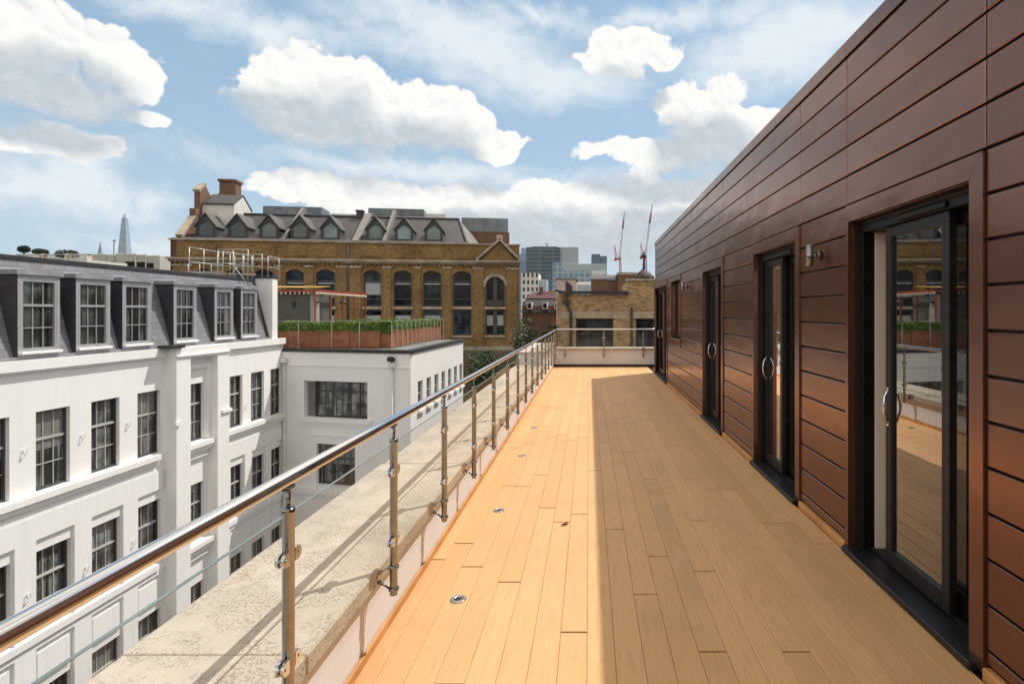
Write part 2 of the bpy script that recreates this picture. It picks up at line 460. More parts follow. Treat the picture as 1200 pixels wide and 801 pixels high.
# --- round steel lights let into the deck
pos = [(-.772, 3.43), (-.77, 4.96), (-.787, 6.84), (-.80, 8.5)]
names = ['nearest', 'second nearest', 'third', 'farthest']
root = None
for k, (x, y) in enumerate(pos):
    lab = 'round steel deck light set in the boards, %s of four from the front' % names[k]
    if root is None:
        root = thing('deck_light', lab, 'deck light', (x, y, 0), 0, 'round lights let into the deck')
        b = MB(); b.lathe([(.047, .0005), (.047, .006), (.043, .008), (.026, .008), (.024, .004)], (0,0,0), 28); b.build('ring', M['steel'], root)
        b = MB(); b.lathe([(.0235, .003), (.0235, .0055), (.012, .007)], (0,0,0), 20); b.build('lens', M['greymetal'], root)
    else:
        r2 = copy_tree(root); r2.location = (x, y, 0); r2['label'] = lab
# small dry leaves and scraps on the boards
for k, (x, y, lab) in enumerate([(-.20, 4.63, 'dry curled leaf scrap lying across a board joint in the sun'), (1.25, 5.25, 'tiny white scrap on the shaded boards near the second door'), (-.72, 9.6, 'brown leaf scrap lying near the far deck light')]):
    b = MB(); r_ = random.Random(k); s = .03 if k == 0 else .014
    for q in range(4 if k == 0 else 2):
        o = Vector((x + r_.uniform(-s, s), y + r_.uniform(-s, s), .006))
        b.poly([o+Vector((-s*.8, -s*.2, 0)), o+Vector((0, -s*.35, .01)), o+Vector((s*.8, .1*s, .002)), o+Vector((0, s*.3, .008))])
    tag(b.build('paper_scrap' if k == 1 else 'leaf_scrap', M['curtain'] if k == 1 else M['bronze_dark']), lab, 'scrap' if k == 1 else 'leaf')

# ================================================================== the bronze penthouse
ph = thing('penthouse', 'single storey rooftop building clad in horizontal bronze metal panels', 'building', (0,0,0))
zj = [.126+.2115*k for k in range(-1, 17)]     # joints between courses
TOP = 3.63
doors = [(2.70, 4.155), (5.065, 6.51), (7.955, 9.41), (13.62, 16.2)]
DZ = zj[12]                                     # 2.4525, above the door casings
WY0, WY1 = 11.64, 13.0
cl = MB(); cb = cl.bm; ctone = []
rng = random.Random(9)
def cpanel(y0, y1, z0, z1):
    n0 = len(cb.faces); g_ = .0045
    x0 = XW
    a = [(x0, y0+g_, z0+.012), (x0, y1-g_, z0+.012), (x0, y1-g_, z1-.001), (x0, y0+g_, z1-.001)]
    e = .004
    f_ = [(x0+e*.2, y0+g_+e, z0+.012+e), (x0, y1-g_-e, z0+.012+e), (x0, y1-g_-e, z1-.001-e), (x0, y0+g_+e, z1-.001-e)]
    bk = [(x0+.03, p[1], p[2]) for p in a]; a = [(x0+e, p[1], p[2]) for p in a]
    cl.poly(f_)
    for i in range(4):
        j = (i+1) % 4
        cl.poly([a[i], a[j], f_[j], f_[i]]); cl.poly([bk[i], bk[j], a[j], a[i]])
    ctone.extend([min(1, max(0, rng.gauss(.5, .28)))]*(len(cb.faces)-n0))
segs_top = [-3, -1.2, .75, 2.70, 4.155, 5.065, 6.51, 7.955, 9.41, 10.6, 11.64, 13.0, 13.62, 14.9, 16.2]
for j in range(len(zj)-1):
    z0, z1 = max(zj[j], .055), zj[j+1]
    for a, b_ in zip(segs_top[:-1], segs_top[1:]):
        mid = (a+b_)/2
        if z1 <= DZ+.01 and any(d[0] < mid < d[1] for d in doors): continue
        if WY0 < mid < WY1 and z0 > .96 and z1 < DZ+.01: continue
        cpanel(a, b_, z0, z1)
for a, b_ in zip([-3, 1.0, 4.155, 5.71, 7.26, 9.0, 10.9, 12.8, 14.6], [1.0, 4.155, 5.71, 7.26, 9.0, 10.9, 12.8, 14.6, 16.22]):
    n0 = len(cb.faces); cl.box(XW-.012, XW+.30, a+.002, b_-.002, zj[-1]+.012, TOP, .003); ctone.extend([rng.uniform(.3,.7)]*(len(cb.faces)-n0))
bmesh.ops.recalc_face_normals(cb, faces=list(cb.faces))
me = bpy.data.meshes.new('cladding'); cb.to_mesh(me); cb.free()
a1 = me.attributes.new('tone', 'FLOAT', 'FACE'); a1.data.foreach_set('value', ctone)
me.materials.append(M['bronze']); o = bpy.data.objects.new('cladding', me); COL.objects.link(o); o.parent = ph
# wall core behind the panels, with the openings cut through
ops = [(d[0]+.1, d[1]-.06, 0.0, 2.34) for d in doors] + [(WY0+.06, WY1-.06, 1.13, 2.36)]
core = MB(); core.wall(lambda u, z, d: (XW+.031+d, u, z), -3, 16.19, 0, 3.6, ops, .22)
core.box(XW+.03, 9.5, 16.16, 16.19, 0, 3.6); core.box(XW+.03, 9.5, -3, -2.97, 0, 3.6); core.box(9.5, 9.53, -3, 16.19, 0, 3.6)
core.build('wall_core', M['bronze_dark'], ph)
rf = MB(); rf.box(XW+.04, 9.5, -2.95, 16.15, 3.40, 3.58); rf.build('roof', M['roofgrey'], ph)
rm = MB(); rm.box(XW+.3, 9.4, -2.9, 16.1, -.06, -.01); rm.build('room_floor', M['roomfloor'], ph)
rm = MB(); rm.box(5.4, 5.5, -2.9, 16.1, 0, 3.35); rm.box(XW+.28, 9.4, -2.9, 16.1, 2.9, 3.0); rm.box(XW+.28, 5.4, 4.65, 4.75, 0, 2.9); rm.box(XW+.28, 5.4, 7.2, 7.3, 0, 2.9); rm.box(XW+.28, 5.4, 11, 11.1, 0, 2.9)
rm.build('room_wall', M['greyroom'], ph)
for a, b_ in ((-3, 2.70), (4.155, 5.065), (6.51, 7.955), (9.41, 13.62)):
    pl = MB(); pl.box(XW-.022, XW+.02, a+.004, b_-.004, -.018, .05, .004); pl.build('plinth', M['deckside'], ph)
def casing(parent, y0, y1, top, wl=.05, wr=.10, wt=.115, p=.014, bottom=None):
    """mitred bronze casing: y0 near side (wr wide), y1 far side (wl wide)"""
    x0 = XW-p; zb = .02 if bottom is None else bottom
    b = MB(); d = (p+.03, 0, 0)
    b.prism([(x0, y0, zb), (x0, y0+wr, zb), (x0, y0+wr, top-wt), (x0, y0+.002, top-.002)], d)
    b.prism([(x0, y1-wl, zb), (x0, y1, zb), (x0, y1-.002, top-.002), (x0, y1-wl, top-wt)], d)
    b.prism([(x0, y0+wr+.002, top-wt), (x0, y1-wl-.002, top-wt), (x0, y1-.004, top), (x0, y0+.004, top)], d)
    # linings into the opening
    b.box(XW+.017, XW+.15, y1-wl-.004, y1-wl+.012, zb, top-wt); b.box(XW+.017, XW+.15, y0+wr-.012, y0+wr+.004, zb, top-wt)
    b.box(XW+.017, XW+.15, y0+wr+.005, y1-wl-.005, top-wt-.004, top-wt+.012)
    if bottom is not None:
        b.box(XW-.03, XW+.12, y0, y1, zb-.05, zb-.002, .004)
        b.box(XW-.012, XW+.03, y0+.03, y1-.03, zb-.16, zb-.055, .003)
    o = b.build('casing', M['bronze'], parent)
    at_ = o.data.attributes.new('tone', 'FLOAT', 'FACE'); at_.data.foreach_set('value', [.5]*len(o.data.polygons))
    return o
def leaf_frame(b, x, y0, y1, z0, z1, st=.06, th=.045):
    b.box(x, x+th, y0, y0+st, z0, z1, .003); b.box(x, x+th, y1-st, y1, z0, z1, .003)
    b.box(x, x+th, y0+st+.001, y1-st-.001, z1-st, z1, .003); b.box(x, x+th, y0+st+.001, y1-st-.001, z0, z0+st*1.5, .003)
def handle(parent, x, y, z):
    b = MB()
    b.tube([(x, y, z-.11)] + [(x-.026*math.sin(math.pi*t/10)-.006, y-.012*math.sin(math.pi*t/10), z-.11+.22*t/10) for t in range(1, 10)] + [(x, y, z+.11)], .0085, 10)
    b.box(x-.004, x+.004, y-.014, y+.014, z-.125, z-.095, .002); b.box(x-.004, x+.004, y-.014, y+.014, z+.095, z+.125, .002)
    return b.build('handle', M['steel'], parent)
def sliding_door(y0, y1, front, back, label_open):
    """front: (ya, yb) of the leading leaf"""
    oy0, oy1 = y0+.10, y1-.05
    fr = MB(); zt = 2.335
    X = XW+.07
    fr.box(X, X+.17, oy0, oy0+.045, .05, zt, .003); fr.box(X, X+.08, oy1-.045, oy1, .05, zt, .003)
    fr.box(X, X+.17, oy0+.046, oy1-.046, zt-.085, zt, .003)
    fr.box(X-.012, X-.001, oy0+.05, oy1-.05, zt-.035, zt-.012, .003); fr.box(X-.018, X-.001, oy0+.30, oy1-.52, zt-.075, zt-.045, .003)
    d = fr.build('sliding_door', M['blackmetal'], ph)
    th = MB(); th.box(XW-.055, X+.20, oy0-.06, oy1+.02, .004, .046, .006); th.box(X+.05, X+.07, oy0+.05, oy1-.05, .047, .062)
    th.build('threshold', M['greymetal'], d)
    casing(d, y0, y1, DZ-.004)
    lf = MB(); leaf_frame(lf, X+.025, front[0], front[1], .064, zt-.088, .068)
    l1 = lf.build('door_leaf', M['greymetal'], d)
    gl = MB(); gl.poly([(X+.045, front[0]+.06, .15), (X+.045, front[1]-.06, .15), (X+.045, front[1]-.06, zt-.15), (X+.045, front[0]+.06, zt-.15)]); gl.build('glass', M['doorglass'], d)
    lf = MB(); leaf_frame(lf, X+.095, back[0], back[1], .064, zt-.088, .075)
    lf.build('door_leaf', M['blackmetal'], d)
    gl = MB(); gl.poly([(X+.115, back[0]+.07, .15), (X+.115, back[1]-.07, .15), (X+.115, back[1]-.07, zt-.15), (X+.115, back[0]+.07, zt-.15)]); gl.build('glass', M['doorglass'], d)
    handle(d, X+.022, front[1]-.034, 1.085)
    return d
d1 = sliding_door(2.70, 4.155, (3.13, 3.80), (2.86, 3.45), True)
d2 = sliding_door(5.065, 6.51, (5.83, 6.40), (5.20, 5.86), False)
d3 = sliding_door(7.955, 9.41, (8.72, 9.30), (8.10, 8.75), False)
d4 = sliding_door(13.62, 16.2, (14.9, 16.05), (13.75, 14.9), False)
lin = MB(); lin.box(XW+.155, XW+.235, 4.055, 4.092, .047, 2.30); lin.box(XW+.236, XW+.25, 4.058, 4.092, .047, 2.30); lin.build('room_lining', M['cream'], ph)
for yb, n in ((2.95, 9), (5.3, 7), (8.2, 7)):
    cu = MB(); pts = [(2.32+.03*math.sin(k*1.9), yb+.055*k) for k in range(n)]
    for (xa, ya), (xb, yc) in zip(pts[:-1], pts[1:]): cu.poly([(xa, ya, .03), (xb, yc, .03), (xb, yc, 2.5), (xa, ya, 2.5)])
    cu.build('curtain', M['curtain'], ph)
# the small window
wf = MB(); leaf_frame(wf, XW+.09, WY0+.07, WY1-.07, 1.14, 2.33, .05)
wo = wf.build('window', M['blackmetal'], ph); casing(wo, WY0, WY1, DZ-.004, .06, .06, .09, bottom=1.13)
b = MB(); b.poly([(XW+.11, WY0+.1, 1.18), (XW+.11, WY1-.1, 1.18), (XW+.11, WY1-.1, 2.30), (XW+.11, WY0+.1, 2.30)]); b.build('glass', M['doorglass'], wo)
# corner post of the end door
b = MB(); b.box(XW-.02, XW+.12, 16.14, 16.24, .02, DZ, .004); o = b.build('corner_post', M['bronze'], ph)
o.data.attributes.new('tone', 'FLOAT', 'FACE').data.foreach_set('value', [.3]*len(o.data.polygons))
# wall lamps
def wall_lamp(y, z, label):
    t = thing('wall_lamp', label, 'wall lamp', (XW-.001, y, z), 0, 'steel wall lamps on the bronze wall')
    b = MB(); b.lathe([(.036, -.028), (.038, -.024), (.038, -.002)], (0,0,0), 20, 'x'); b.build('wall_plate', M['steelb'], t)
    b = MB(); b.tube([(-.026, 0, 0), (-.055, 0, 0)], .012, 10); b.build('arm', M['steelb'], t)
    b = MB(); b.lathe([(.024, -.085), (.029, -.083), (.029, .083), (.024, .085)], (-.083, 0, 0), 20); s = b.build('lamp_tube', M['steelb'], t)
wall_lamp(4.63, 2.146, 'tubular steel wall lamp on the bronze wall between the two nearest doors')
wall_lamp(10.9, 2.17, 'tubular steel wall lamp beside the small window, farther along the bronze wall')
# ================================================================== white building across the gap
M['white'] = render_mat('white_paint', (.87, .86, .845), .18)
M['whitewing'] = render_mat('white_paint_wing', (.87, .86, .84), .12)  # nearly the main wall's white, less stained
M['slate'] = tile_mat('slate_tiles', (.255, .25, .268), (.205, .20, .22), .34, .19, .010, rough=.55, line=.5)
M['lead'] = plain('lead_sheet', (.30, .29, .32), .5, .0, var=.25, scale=2)
M['leadpaint'] = plain('lilac_grey_paint', (.34, .335, .355), .5, var=.12, scale=3)
M['darklead'] = plain('dark_lead', (.055, .05, .065), .6, var=.3, scale=3)
M['blackcap'] = plain('black_capping', (.03, .03, .033), .55, var=.3, scale=2)
M['sash'] = plain('grey_sash', (.50, .49, .47), .5, var=.15)
M['sashdark'] = plain('dark_sash', (.06, .06, .062), .5, var=.2)
M['pane'] = pane_mat('window_pane', (.035, .037, .037), (.30, .31, .30), .75)
M['panelit'] = pane_mat('window_pane_curtained', (.02, .022, .022), (.16, .17, .155), .85, 4.0)
M['pipe'] = plain('white_pipe', (.70, .69, .67), .45, var=.12)
M['galv'] = plain('galvanised', (.48, .48, .46), .35, .3, var=.15)
XF = -14.0
wb = thing('white_building', 'long white rendered building with grey slate mansard roof and a row of dormers', 'building')
wf_ = lambda u, z, d: (XF-d, u, z)
W2 = [(13.04, 14.02), (14.69, 15.66), (16.33, 17.31), (18.00, 18.95)]
W2r = [(22.62, 23.45), (24.05, 25.0), (25.52, 26.40)]
rows = [(-2.88, -.843), (-6.40, -4.385), (-9.95, -7.93)]
holes = []
for (a, b_) in W2+W2r:
    for k, (z0, z1) in enumerate(rows):
        if k == 0: holes.append((a, b_, z0, z1))
        else: holes.append((a-.02, b_+.02, z0, z1))
w = MB(); w.wall(wf_, 4.0, 19.1, -14, .5, holes[:12], .17)
w.wall(wf_, 21.9, 26.55, -14, .5, holes[12:], .17)
# shallow window-head panels are cut in the face of each lower storey
w.box(XF-12, XF-.4, 4.0, 26.0, -14, .5)
w.build('wall', M['white'], wb)
# relief: bands, sills, panels
def relief(name, boxes, mat=None, par=None):
    b = MB()
    for q in boxes: b.box(*q)
    return b.build(name, mat or M['white'], par or wb)
bx = []
for (y0, y1) in ((4.0, 19.098), (21.902, 26.55)):
    bx += [(XF+.002, XF+.14, y0, y1, .24, .50), (XF+.002, XF+.09, y0, y1, .19, .238)]
    yy1 = y1-.35 if y1 < 20 else y1
    bx += [(XF+.002, XF+.20, y0, yy1, -3.06, -2.90), (XF+.002, XF+.12, y0, yy1, -3.22, -3.062), (XF+.002, XF+.045, y0, yy1, -3.45, -3.40)]
    bx += [(XF+.002, XF+.13, y0, yy1, -6.62, -6.44)]
relief('cornice', bx)
# raised piers between the lower windows leave each window column as a sunk panel
bx = []
def piers(cols, y0, y1):
    e = [y0] + [v for c in cols for v in (c[0]-.06, c[1]+.06)] + [y1]
    for i in range(0, len(e), 2):
        if e[i+1]-e[i] > .05: bx.append((XF+.002, XF+.07, e[i], e[i+1], -6.438, -3.46))
    for i in range(0, len(e), 2):
        if e[i+1]-e[i] > .05: bx.append((XF+.002, XF+.07, e[i], e[i+1], -14, -6.625))
    for c in cols:
        bx.append((XF+.002, XF+.07, c[0]-.06, c[1]+.06, -4.06, -3.46))
        bx.append((XF+.002, XF+.07, c[0]-.06, c[1]+.06, -6.80, -6.625))
        bx.append((XF+.002, XF+.035, c[0]+.02, c[1]-.06, -7.72, -6.95))
piers(W2, 4.0, 18.98); piers(W2r, 21.92, 26.5)
relief('pier', bx)
# projecting bay with a deep framed recess
bay = MB(); XB = -13.57
fb = lambda u, z, d: (XB-d, u, z)
bay.wall(fb, 19.1, 21.9, -14, .50, [(19.78, 21.22, -14.0, .12)], .36)
bay.poly([(XB, 19.1, -14), (XF-.1, 19.1, -14), (XF-.1, 19.1, .5), (XB, 19.1, .5)]); bay.poly([(XB, 21.9, -14), (XF-.1, 21.9, -14), (XF-.1, 21.9, .5), (XB, 21.9, .5)])
bay.poly([(XB, 19.1, .5), (XB, 21.9, .5), (XF-.2, 21.9, .5), (XF-.2, 19.1, .5)])
bw_ = [(20.12, 20.98, z0, z1) for z0, z1 in rows]
fr2 = lambda u, z, d: (XB-.355-d, u, z)
bay.wall(fr2, 19.775, 21.225, -14, .125, bw_, .20)
bay.build('bay', M['white'], wb)
bx = []
for z in (-3.06, -6.60):
    relief('sill', [(XB-.352, XB-.08, 19.785, 21.21, z, z+.16), (XB-.352, XB-.15, 19.785, 21.21, z-.15, z-.002), (XB-.352, XB-.24, 19.785, 21.21, z-.40, z-.36)])
bx = [(XB-.352, XB-.22, 19.785, 20.04, -2.895, -.295), (XB-.352, XB-.22, 21.06, 21.21, -2.895, -.295), (XB-.352, XB-.22, 19.785, 21.21, -.298, -.15)]
relief('bay_band', [(XB+.002, XB+.06, 19.1, 21.9, .2, .24)])
relief('corbel', [(XB+.002, XB+.07, 18.99, 19.22, -2.05, -1.93)]); relief('corbel', [(XB+.002, XB+.07, 21.45, 21.98, -2.05, -1.93)])
relief('bay_moulding', bx)
relief('bay_gutter', [(XB-.35, XB+.12, 18.72, 19.35, .502, .60)], M['blackcap'])
rwin = random.Random(21); M['blindcloth'] = plain('blind_cloth', (.20, .20, .19), .5, var=.25)
def sash_window(name, u0, u1, z0, z1, depth, dark=True, par=None, fn=None, cols=3, pane=None, lines=(.36, .68), bars=None, tilt=False):
    """u along the wall; fn(u, z, d)"""
    fr = MB(); fw = .045
    def bar(a, b_, c, d_, f0, f1, bb=fr):
        p = [fn(a, c, f0), fn(b_, c, f0), fn(b_, d_, f0), fn(a, d_, f0)]
        bb.prism(p, Vector(fn(a, c, f1))-Vector(fn(a, c, f0)))
    bar(u0, u0+fw, z0, z1, depth-.05, depth+.03); bar(u1-fw, u1, z0, z1, depth-.05, depth+.03)
    bar(u0+fw, u1-fw, z1-fw, z1, depth-.05, depth+.03); bar(u0+fw, u1-fw, z0, z0+fw*1.5, depth-.05, depth+.03)
    o = fr.build(name, M['sashdark'] if dark else M['leadpaint'], par)
    gb = MB()
    for k in range(1, cols):
        u = u0+fw+(u1-u0-2*fw)*k/cols; bar(u-.011, u+.011, z0+fw*1.5, z1-fw, depth-.012, depth+.01, gb)
    for i, l in enumerate(lines):
        z = z1-(z1-z0)*l; t = .03 if i == 0 else .012
        bar(u0+fw, u1-fw, z-t, z+t, depth-(.035 if i == 0 else .014), depth+.012, gb)
    gb.build('glazing_bar', bars or M['sash'], o)
    pn = MB(); pn.poly([fn(u0+fw, z0+fw, depth+.012), fn(u1-fw, z0+fw, depth+.012), fn(u1-fw, z1-fw, depth+.012), fn(u0+fw, z1-fw, depth+.012)])
    pn.build('pane', pane or M['pane'], o)
    if rwin.random() < .38:
        bl = MB(); zz_ = z1-(z1-z0)*rwin.choice([.16, .3, .36, .5]); bl.poly([fn(u0+fw, zz_, depth+.0115), fn(u1-fw, zz_, depth+.0115), fn(u1-fw, z1-fw, depth+.0115), fn(u0+fw, z1-fw, depth+.0115)]); bl.build('blind', M['blindcloth'], o)
    return o
for (a, b_) in W2+W2r:
    for k, (z0, z1) in enumerate(rows):
        e = 0 if k == 0 else .02
        if b_ < 15.7 and k == 2: pass
        sash_window('window', a-e, b_+e, z0, z1, .15, True, wb, wf_)
for h in bw_: sash_window('window', *h, .15, True, wb, fr2)
# mansard
ZM0, ZM1 = .505, 3.06
sl = lambda z: XF-.125-(z-ZM0)/(ZM1-ZM0)*.64
ms = MB(); ms.poly([(sl(ZM0), 4, ZM0), (sl(ZM0), 25.6, ZM0), (sl(ZM1), 25.6, ZM1), (sl(ZM1), 4, ZM1)])
ms.poly([(XF+.03, 4, ZM0), (XF+.03, 25.6, ZM0), (sl(ZM0), 25.6, ZM0+.002), (sl(ZM0), 4, ZM0+.002)])
ms.build('mansard_roof', M['slate'], wb)
b = MB(); b.box(sl(ZM1)-.30, sl(ZM1)+.05, 4, 25.6, ZM1-.03, ZM1+.09, .01); b.build('roof_capping', M['blackcap'], wb)
b = MB(); b.box(XF-.13, XF-.02, 4, 25.58, ZM0-.002, ZM0+.07); b.build('roof_flashing', M['lead'], wb)
b = MB(); b.poly([(sl(ZM1)-.2, 4, ZM1), (sl(ZM1)-.2, 26, ZM1), (-26, 26, ZM1), (-26, 4, ZM1)]); b.build('flat_roof', M['roofgrey'], wb)
gb = MB(); gb.box(-26, XF+.04, 25.6, 26.02, .505, 3.16); gb.build('gable_parapet', M['white'], wb)
gb = MB(); gb.box(-26, XF+.07, 25.56, 26.06, 3.162, 3.28, .01); gb.build('gable_coping', M['blackcap'], wb)
gb = MB(); gb.tube([(sl(ZM0)+.02, 25.52, ZM0+.05), (sl(ZM1)+.02, 25.52, ZM1)], .05, 8); gb.build('verge_roll', M['darklead'], wb)
# dormers
DX = -14.035
dys = [14.83, 16.45, 18.035, 20.19, 22.33, 23.98]
dn = None
def make_dormer():
    fd = lambda u, z, d: (-d, u, z)
    z0, zt = .72, 2.62
    b = MB(); b.wall(fd, -.57, .57, .56, zt, [(-.47, .47, z0, zt-.12)], .10)
    d = b.build('dormer', M['leadpaint'], wb)
    for s in (-.572, .572):
        b = MB()
        sx = lambda z: sl(z)-DX
        b.prism([(-.004, s, .56), (sx(.56)-.02, s, .56), (sx(zt)-.05, s, zt), (-.004, s, zt)], (0, -.02 if s > 0 else .02, 0))
        b.build('cheek', M['darklead'], d)
    b = MB(); sx = sl(2.8)-DX
    for k in range(6):
        a0, a1 = -.63+k*.21, -.63+(k+1)*.21
        h = lambda y: 2.74+.07*(1-(y/.63)**2)
        b.prism([(.05, a0, zt), (.05, a1, zt), (.05, a1, h(a1)), (.05, a0, h(a0))], (sx-.1, 0, 0))
    b.build('dormer_roof', M['lead'], d)
    b = MB(); b.box(-.02, .10, -.56, .56, z0-.085, z0-.02, .006); b.build('sill', M['white'], d)
    wd = sash_window('window', -.47, .47, z0, zt-.12, .055, False, d, fd, pane=M['panelit'], bars=M['leadpaint'])
    return d
def flatten(o):   # windows of a dormer: frame, bars and pane become children of the dormer itself
    for ch in list(o.children):
        for g_ in list(ch.children): g_.parent = o
for k, y in enumerate(dys):
    d = make_dormer() if dn is None else copy_tree(dn, wb)
    if dn is None: flatten(d); dn = d
    d.location = (DX, y, 0)
# thin wire loops fixed to the white wall
for (px, py) in ((27, 531), (95, 513), (149, 498), (28, 700), (97, 667), (153, 636), (287, 476)):
    y = 14*F/(CX-px); z = H-(py-CY)*14/(CX-px); x = XF+.012 + (.07 if z < -3.4 else 0)
    b = MB(); b.tube([(x, y-.09, z-.17), (x+.02, y-.05, z+.08), (x+.03, y+.03, z+.14), (x+.03, y+.07, z+.03), (x+.02, y+.02, z-.07), (x, y-.09, z-.17)], .008, 6)
    b.build('wire_loop', M['white'], wb)
# white guard rails on the flat roof
gr = thing('roof_guardrail', 'white tubular guardrail frame on the roof beside the slate mansard', 'guardrail', (0,0,0))
def gp(px, py, Y): return tuple(at(px, py, Y))
b = MB()
Yg = 24.6
def fence(x0, x1, y, z0, z1, n, r=.017):
    for k in range(n+1):
        x = x0+(x1-x0)*k/n; b.tube([(x, y, z0), (x, y, z1)], r, 6)
    for z in (z1, (z0*.45+z1*.55)): b.tube([(x0, y, z), (x1, y, z)], r, 6)
def fence_y(x, y0, y1, z0, z1, n, r=.017):
    for k in range(n+1):
        y = y0+(y1-y0)*k/n; b.tube([(x, y, z0), (x, y, z1)], r, 6)
    for z in (z1, (z0*.45+z1*.55)): b.tube([(x, y0, z), (x, y1, z)], r, 6)
fence(-17.4, -15.9, 25.2, 3.2, 4.02, 3)
fence(-15.7, -14.45, 24.6, 3.25, 4.55, 2); fence(-15.5, -14.3, 25.4, 3.25, 4.42, 3)
fence_y(-15.7, 22.8, 25.4, 3.2, 4.45, 3); fence_y(-14.75, 23.4, 25.4, 3.3, 4.35, 3); fence_y(-14.1, 25.5, 26.4, 3.3, 4.35, 1)
b.tube([(-15.3, 24.4, 3.2), (-14.9, 24.6, 3.8)], .022, 6); b.tube([(-14.9, 24.4, 3.8), (-14.55, 24.6, 3.2)], .022, 6); b.tube([(-17.4, 25.2, 3.62), (-14.3, 24.9, 3.5)], .022, 6)
o = b.build('frame', M['galv'], gr); o.location.z = -.22
# ------------------------------------------------------------------ white wing
wg = thing('white_wing', 'white flat-roofed annexe with a roof garden on top, joined to the slate-roofed building', 'building')
A, B_, C_ = Vector((-14.0, 26.5, 0)), Vector((-7.70, 25.0, 0)), Vector((-7.67, 35.5, 0))
dvec = (B_-A); LB = dvec.length; dvec.normalize(); nrm = Vector((-dvec.y, dvec.x, 0))  # into the building
ff = lambda u, z, d: tuple(A+dvec*u+nrm*d+Vector((0,0,z)))
def front_u(px):
    k = (px-CX)/F
    return (A.x-k*A.y)/(k*dvec.y-dvec.x)
def front_z(px, py):
    p = A+dvec*front_u(px); return H-(py-CY)*p.y/F
u0, u1 = front_u(366.4), front_u(430.5)
zt, zb = front_z(400, 447), front_z(400, 490); zt2, zb2 = front_z(400, 521), front_z(400, 569)
v0, v1 = front_u(371), front_u(416)
fs = lambda u, z, d: (-7.69-d, u, z)
sy = [26.5+1.40*k for k in range(7)]
sh = [(y-.38, y+.38, -2.62, -1.45) for y in sy]
w = MB(); w.wall(ff, 0, LB, -14, -.12, [(u0-.45, u1, zb, zt), (v0, v1, zb2, zt2), (v0, v1, zb2-3.2, zt2-3.2)], .25)
w.wall(fs, 25.0, 35.5, -14, -.12, sh, .18)
w.poly([(-7.69, 35.5, -14), (-26, 36.5, -14), (-26, 36.5, -.12), (-7.69, 35.5, -.12)])
w.build('wall', M['whitewing'], wg)
top = MB()
ring = [A+Vector((-12, 2.86, 0)), A, B_, C_, C_+Vector((-18, 1, 0))]
top.poly([p+Vector((0,0,-.02)) for p in [A+Vector((-12, 0, 0)), A, B_, C_, C_+Vector((-18.3, 1, 0))]]); top.build('flat_roof', M['roofgrey'], wg)
cp = MB()
def strip(p, q, wid, z0, z1, out=.06):
    d = (q-p).normalized(); n = Vector((d.y, -d.x, 0))
    a = p+n*out-d*.0; b2 = q+n*out; c2 = q-n*wid; e2 = p-n*wid
    cp.prism([v+Vector((0,0,z0)) for v in (a, b2, c2, e2)], (0,0,z1-z0))
strip(A+dvec*.05, B_+dvec*.06, .3, -.118, .03); strip(B_+Vector((.0,.32,0)), C_, .3, -.118, .028)
cp.build('roof_coping', M['blackcap'], wg)
def relf(boxes, name, mat):
    b = MB()
    for (a, c, z0, z1, p) in boxes: b.prism([ff(a, z0, -.002), ff(c, z0, -.002), ff(c, z1, -.002), ff(a, z1, -.002)], Vector(ff(0,0,-p))-Vector(ff(0,0,-.002)))
    return b.build(name, mat, wg)
relf([(0, LB, -.75, -.69, .05)], 'string_course', M['whitewing'])
relf([(u0-.6, u1+.25, zb-.2, zb-.02, .12), (u0-.5, u1+.15, zb-.34, zb-.202, .06), (u0-.1, u1-.2, zb-.82, zb-.76, .04), (0, LB, zb2-.45, zb2-.2, .10), (v0-.05, v1+.6, zb2-.04, zb2+.0, .05)], 'sill', M['whitewing'])
sash_window('window', u0, u1, zb, zt, .20, True, wg, ff, cols=6, lines=(.28, .63), bars=M['sashdark'])
for dz in (0, -3.2): sash_window('window', v0, v1, zb2+dz, zt2+dz, .20, True, wg, ff, cols=6, lines=(.36, .68), bars=M['sashdark'])
for h in sh:
    sash_window('window', *h, .15, False, wg, fs, cols=1, lines=(.5,))
b = MB()
for h in sh: b.box(-7.69+.002, -7.55, h[0]-.06, h[1]+.06, -2.86, -2.74)
b.build('sill', M['white'], wg)
def downpipe(u, ztop, zbot, head=True):
    b = MB(); p = Vector(ff(u, 0, -.09)); b.tube([(p.x, p.y, zbot), (p.x, p.y, ztop)], .05, 10)
    for z in (ztop-2.3, ztop-4.6): b.lathe([(.065, z), (.065, z+.09)], (p.x, p.y, 0), 10)
    if head:
        b.prism([(p.x-.14, p.y-.1, ztop), (p.x+.14, p.y-.1, ztop), (p.x+.14, p.y+.08, ztop), (p.x-.14, p.y+.08, ztop)], (0,0,.2))
    return b.build('downpipe', M['pipe'], wg)
downpipe(front_u(335), -.62, -13); downpipe(front_u(461), -.70, -13)
# floodlight over the pipe head
p = Vector(ff(front_u(460), 0, -.12))
fl = thing('floodlight', 'small black floodlight mounted above a downpipe head on the white annexe wall', 'floodlight', tuple(p+Vector((0,0,-.45))))
b = MB(); b.box(-.16, .16, -.08, .06, 0, .16, .02); b.box(-.10, .12, -.13, -.02, .08, .22, .02); b.build('housing', M['blackcap'], fl)
b = MB(); b.box(-.02, .02, .0, .11, -.05, .02); b.build('bracket', M['blackcap'], fl)
